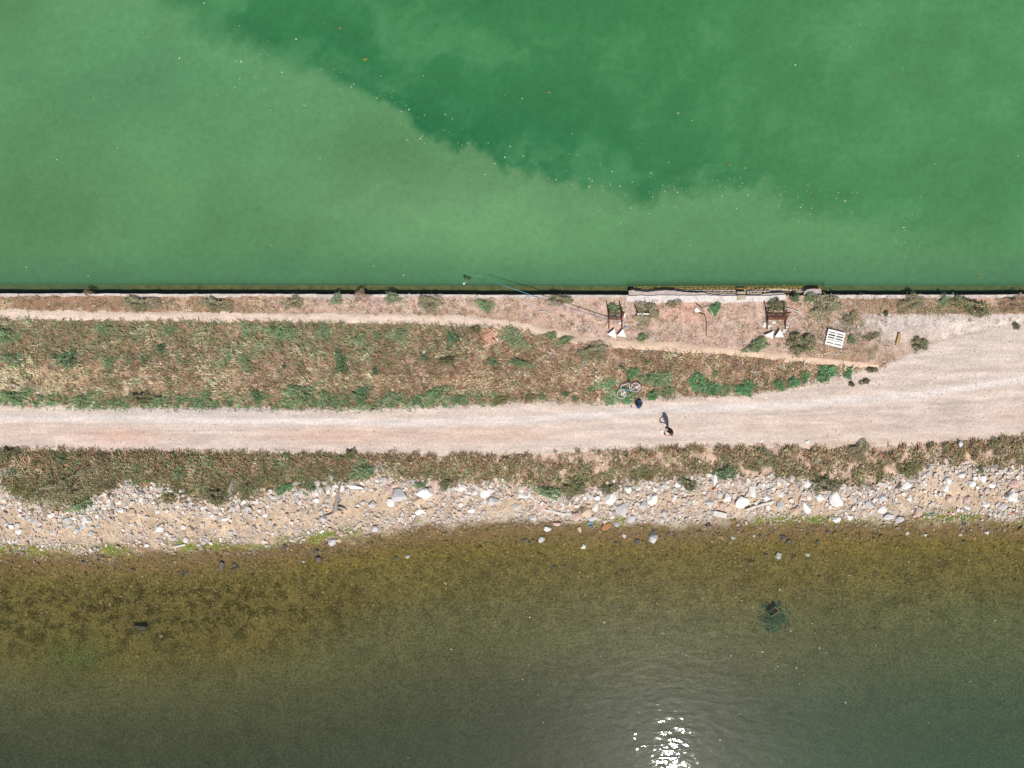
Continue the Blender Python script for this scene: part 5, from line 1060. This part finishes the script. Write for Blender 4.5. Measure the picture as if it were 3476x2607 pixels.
def litter(name, px, py, sc, mat, label, cat, seed, rz=.3, tail=True):
    x, y = [float(v) for v in W(px, py, -.2)]; z = max(float(ground_z(x, y)), WZ); p = LP(px, py, z); t = tag(empty(name, (p.x, p.y, z), rz), label, cat)
    lump('body', (0, 0, sc[2]*.5), sc, mat, 0, seed, .4, t); lump('fold', (sc[0]*.7, sc[1]*.5, sc[2]*.35), (sc[0]*.5, sc[1]*.55, sc[2]*.7), mat, .5, seed+1, .45, t)
litter('plastic_sheet', 2739, 1500, (.14, .10, .08), M_bagw, 'crumpled white plastic on the lower edge of the track', 'litter', 21); litter('white_sack', 3258, 1508, (.15, .20, .14), M_bagw, 'white sack on the track edge at right', 'sack', 23); litter('pale_wrapper', 3465, 1526, (.13, .10, .08), M_lblue, 'pale bluish wrapper at the right picture edge', 'litter', 25)
litter('white_cup', 2000, 1118, (.07, .08, .07), M_bagw, 'small white crumpled cup above the footpath', 'litter', 27); litter('orange_rag', 2283, 1637, (.14, .12, .08), M_orange, 'orange rag caught in the scrub at the middle', 'rag', 29); litter('red_rag', 2423, 1659, (.13, .08, .06), M_redp, 'red rag on the rocks below the leaning white boulder', 'rag', 31)
litter('blue_cloth', 2122, 1111, (.10, .08, .05), M_lblue, 'pale blue cloth beside the right triangular plate by the barrier', 'cloth', 33); litter('teal_tarp', 3169, 1742, (.24, .07, .06), M_teal, 'teal tarp scrap at the water edge below the sandy hollow', 'tarp', 35, .35); litter('red_scrap', 3439, 1740, (.08, .10, .06), M_redp, 'red scrap in the pebbles near the right edge', 'litter', 37); litter('orange_brick', 3222, 1741, (.16, .07, .06), M_orange, 'orange scrap in the pebble belt below the sandy hollow', 'litter', 39)
litter('grey_heap', 2096, 1075, (.14, .09, .08), M_bagw, 'white tangled net inside the rusty frame by the barrier', 'net', 43); litter('straw_heap', 1840, 1158, (.55, .05, .04), M_pale, 'pale straw heap on the grass below the curving path', 'straw', 45, -.05)
bm = nb(); bm_box(bm, (0, 0, .13), (.10, .26, .26), bev=.01); p_ = LP(2120, 1071, .1); tag(fin(bm, 'white_board_offcut', M_wpaint, None, False, (p_.x, p_.y, .05)), 'small white board offcut beside the right post of the rusty frame', 'offcut')
def build_crate():
    x, y = [float(v) for v in W(2004, 1777, -.4)]; z = float(ground_z(x, y)); p = LP(2004, 1777, z); t = tag(empty('plastic_crate', (p.x, p.y, z), .12), 'small pale blue plastic crate at the water edge', 'crate')
    for s in (1, -1):
        bm = nb(); bm_box(bm, (s*.15, 0, .09), (.02, .30, .18)); fin(bm, 'side_panel', M_lblue, t); bm = nb(); bm_box(bm, (0, s*.15, .09), (.28, .02, .18)); fin(bm, 'end_panel', M_lblue, t)
    bm = nb(); bm_box(bm, (0, 0, .015), (.28, .28, .02)); fin(bm, 'base', M_lblue, t); bm = nb(); bm_box(bm, (0, 0, .17), (.03, .28, .02)); bm_box(bm, (0, 0, .15), (.28, .03, .02)); fin(bm, 'divider', M_lblue, t)
build_crate()
def build_sunken():
    x, y = [float(v) for v in W(2620, 2066, -1)]; z = float(ground_z(x, y)); p = LP(2620, 2066, z); t = tag(empty('sunken_box', (p.x, p.y, z+.12), R(38)), 'dark open box lying under the olive water with pale rims', 'box'); t.rotation_euler = (R(12), R(-10), R(38))
    bm = nb(); bm_box(bm, (0, 0, -.05), (.62, .46, .03)); fin(bm, 'base', M_black, t)
    for s in (1, -1): bm = nb(); bm_box(bm, (s*.31, 0, .10), (.03, .46, .30)); fin(bm, 'side_panel', M_dark, t); bm = nb(); bm_box(bm, (0, s*.23, .10), (.60, .03, .30)); fin(bm, 'side_panel', M_dark, t)
    for c, s in (((0, -.245, .26), (.66, .05, .03)), ((.325, 0, .26), (.05, .44, .03))): bm = nb(); bm_box(bm, c, s); fin(bm, 'rim', M_ystone, t)
    cols, _ = pick([np.ones(160), np.ones(160)], ['teal', 'dkgreen']); a, b = W(rng.normal(2627, 16, 160), rng.normal(2086, 20, 160), -1.2)
    V, F, C = blades(a, b, ground_z(a, b), 8, np.full(160, .25), np.full(160, .12), .05, .3, cols*.7, None, .3)
    tag(obj('weed_mat', mesh_np('weed_mat', V, F, C), M_grass), 'dark green weed growing under water below the sunken box', 'seaweed', kind='stuff')
build_sunken()

# ------------------------------------------------------------------ floating clumps and flecks
FLT = [(1238,201,20,'two lobed yellow clump floating highest in the dark green water'),(1154,96,13,'small yellow clump floating near the top edge'),(2477,558,15,'yellow clump floating on the plume edge right of centre'),(1864,313,14,'yellow clump floating in the dark green water above centre'),(3323,940,14,'brown yellow clump floating close to the wall at right'),(3041,257,12,'yellowish clump floating alone at upper right'),(2751,654,12,'faint yellow clump floating right of centre near the plume')]
for i_, (px, py, s, l) in enumerate(FLT):
    p = LP(px, py, WZ); t = tag(empty('floating_clump', (p.x, p.y, WZ), i_), l, 'algae clump', 'floating yellow clumps'); q = s/170.
    lump('mat', (0, 0, .005), (q, q*.7, .035), M_float, 0, 60+i_, .5, t); lump('lobe', (q*1.1, q*.3, .004), (q*.5, q*.45, .03), M_float, .4, 80+i_, .5, t)
def flecks(name, px, py, label, col):
    x, y = W(px, py, WZ); n = len(x); s = np.clip(rng.lognormal(-3.6, .5, n), .012, .075)
    pebbles(name, x, y, s, np.array(col)*rng.uniform(.6, 1.1, n)[:, None], label, .25, .1, zf=lambda a, b: np.full(len(a), WZ))
n_ = 420; fr_ = rng.uniform(500, 2000, n_); fy_ = np.interp(fr_, [340, 450, 580, 700, 820, 900, 1000, 1090, 1250, 1400, 1640, 1950, 2212], [0, 60, 130, 178, 215, 280, 315, 362, 398, 425, 415, 490, 470])+rng.normal(-5, 34, n_)
flecks('foam_flecks', np.concatenate([fr_*K, rng.uniform(0, 3476, 120)]), np.concatenate([fy_*K, rng.uniform(0, 940, 120)]), 'tiny pale foam flecks drifting along the edge of the dark green water', alb(206,216,170))
flecks('sea_flecks', np.concatenate([rng.normal(2700, 330, 60), rng.uniform(1300, 3476, 40)]), np.concatenate([rng.normal(2150, 110, 60), rng.uniform(2000, 2600, 40)]), 'tiny white flecks floating on the clear olive water', alb(236,236,222))
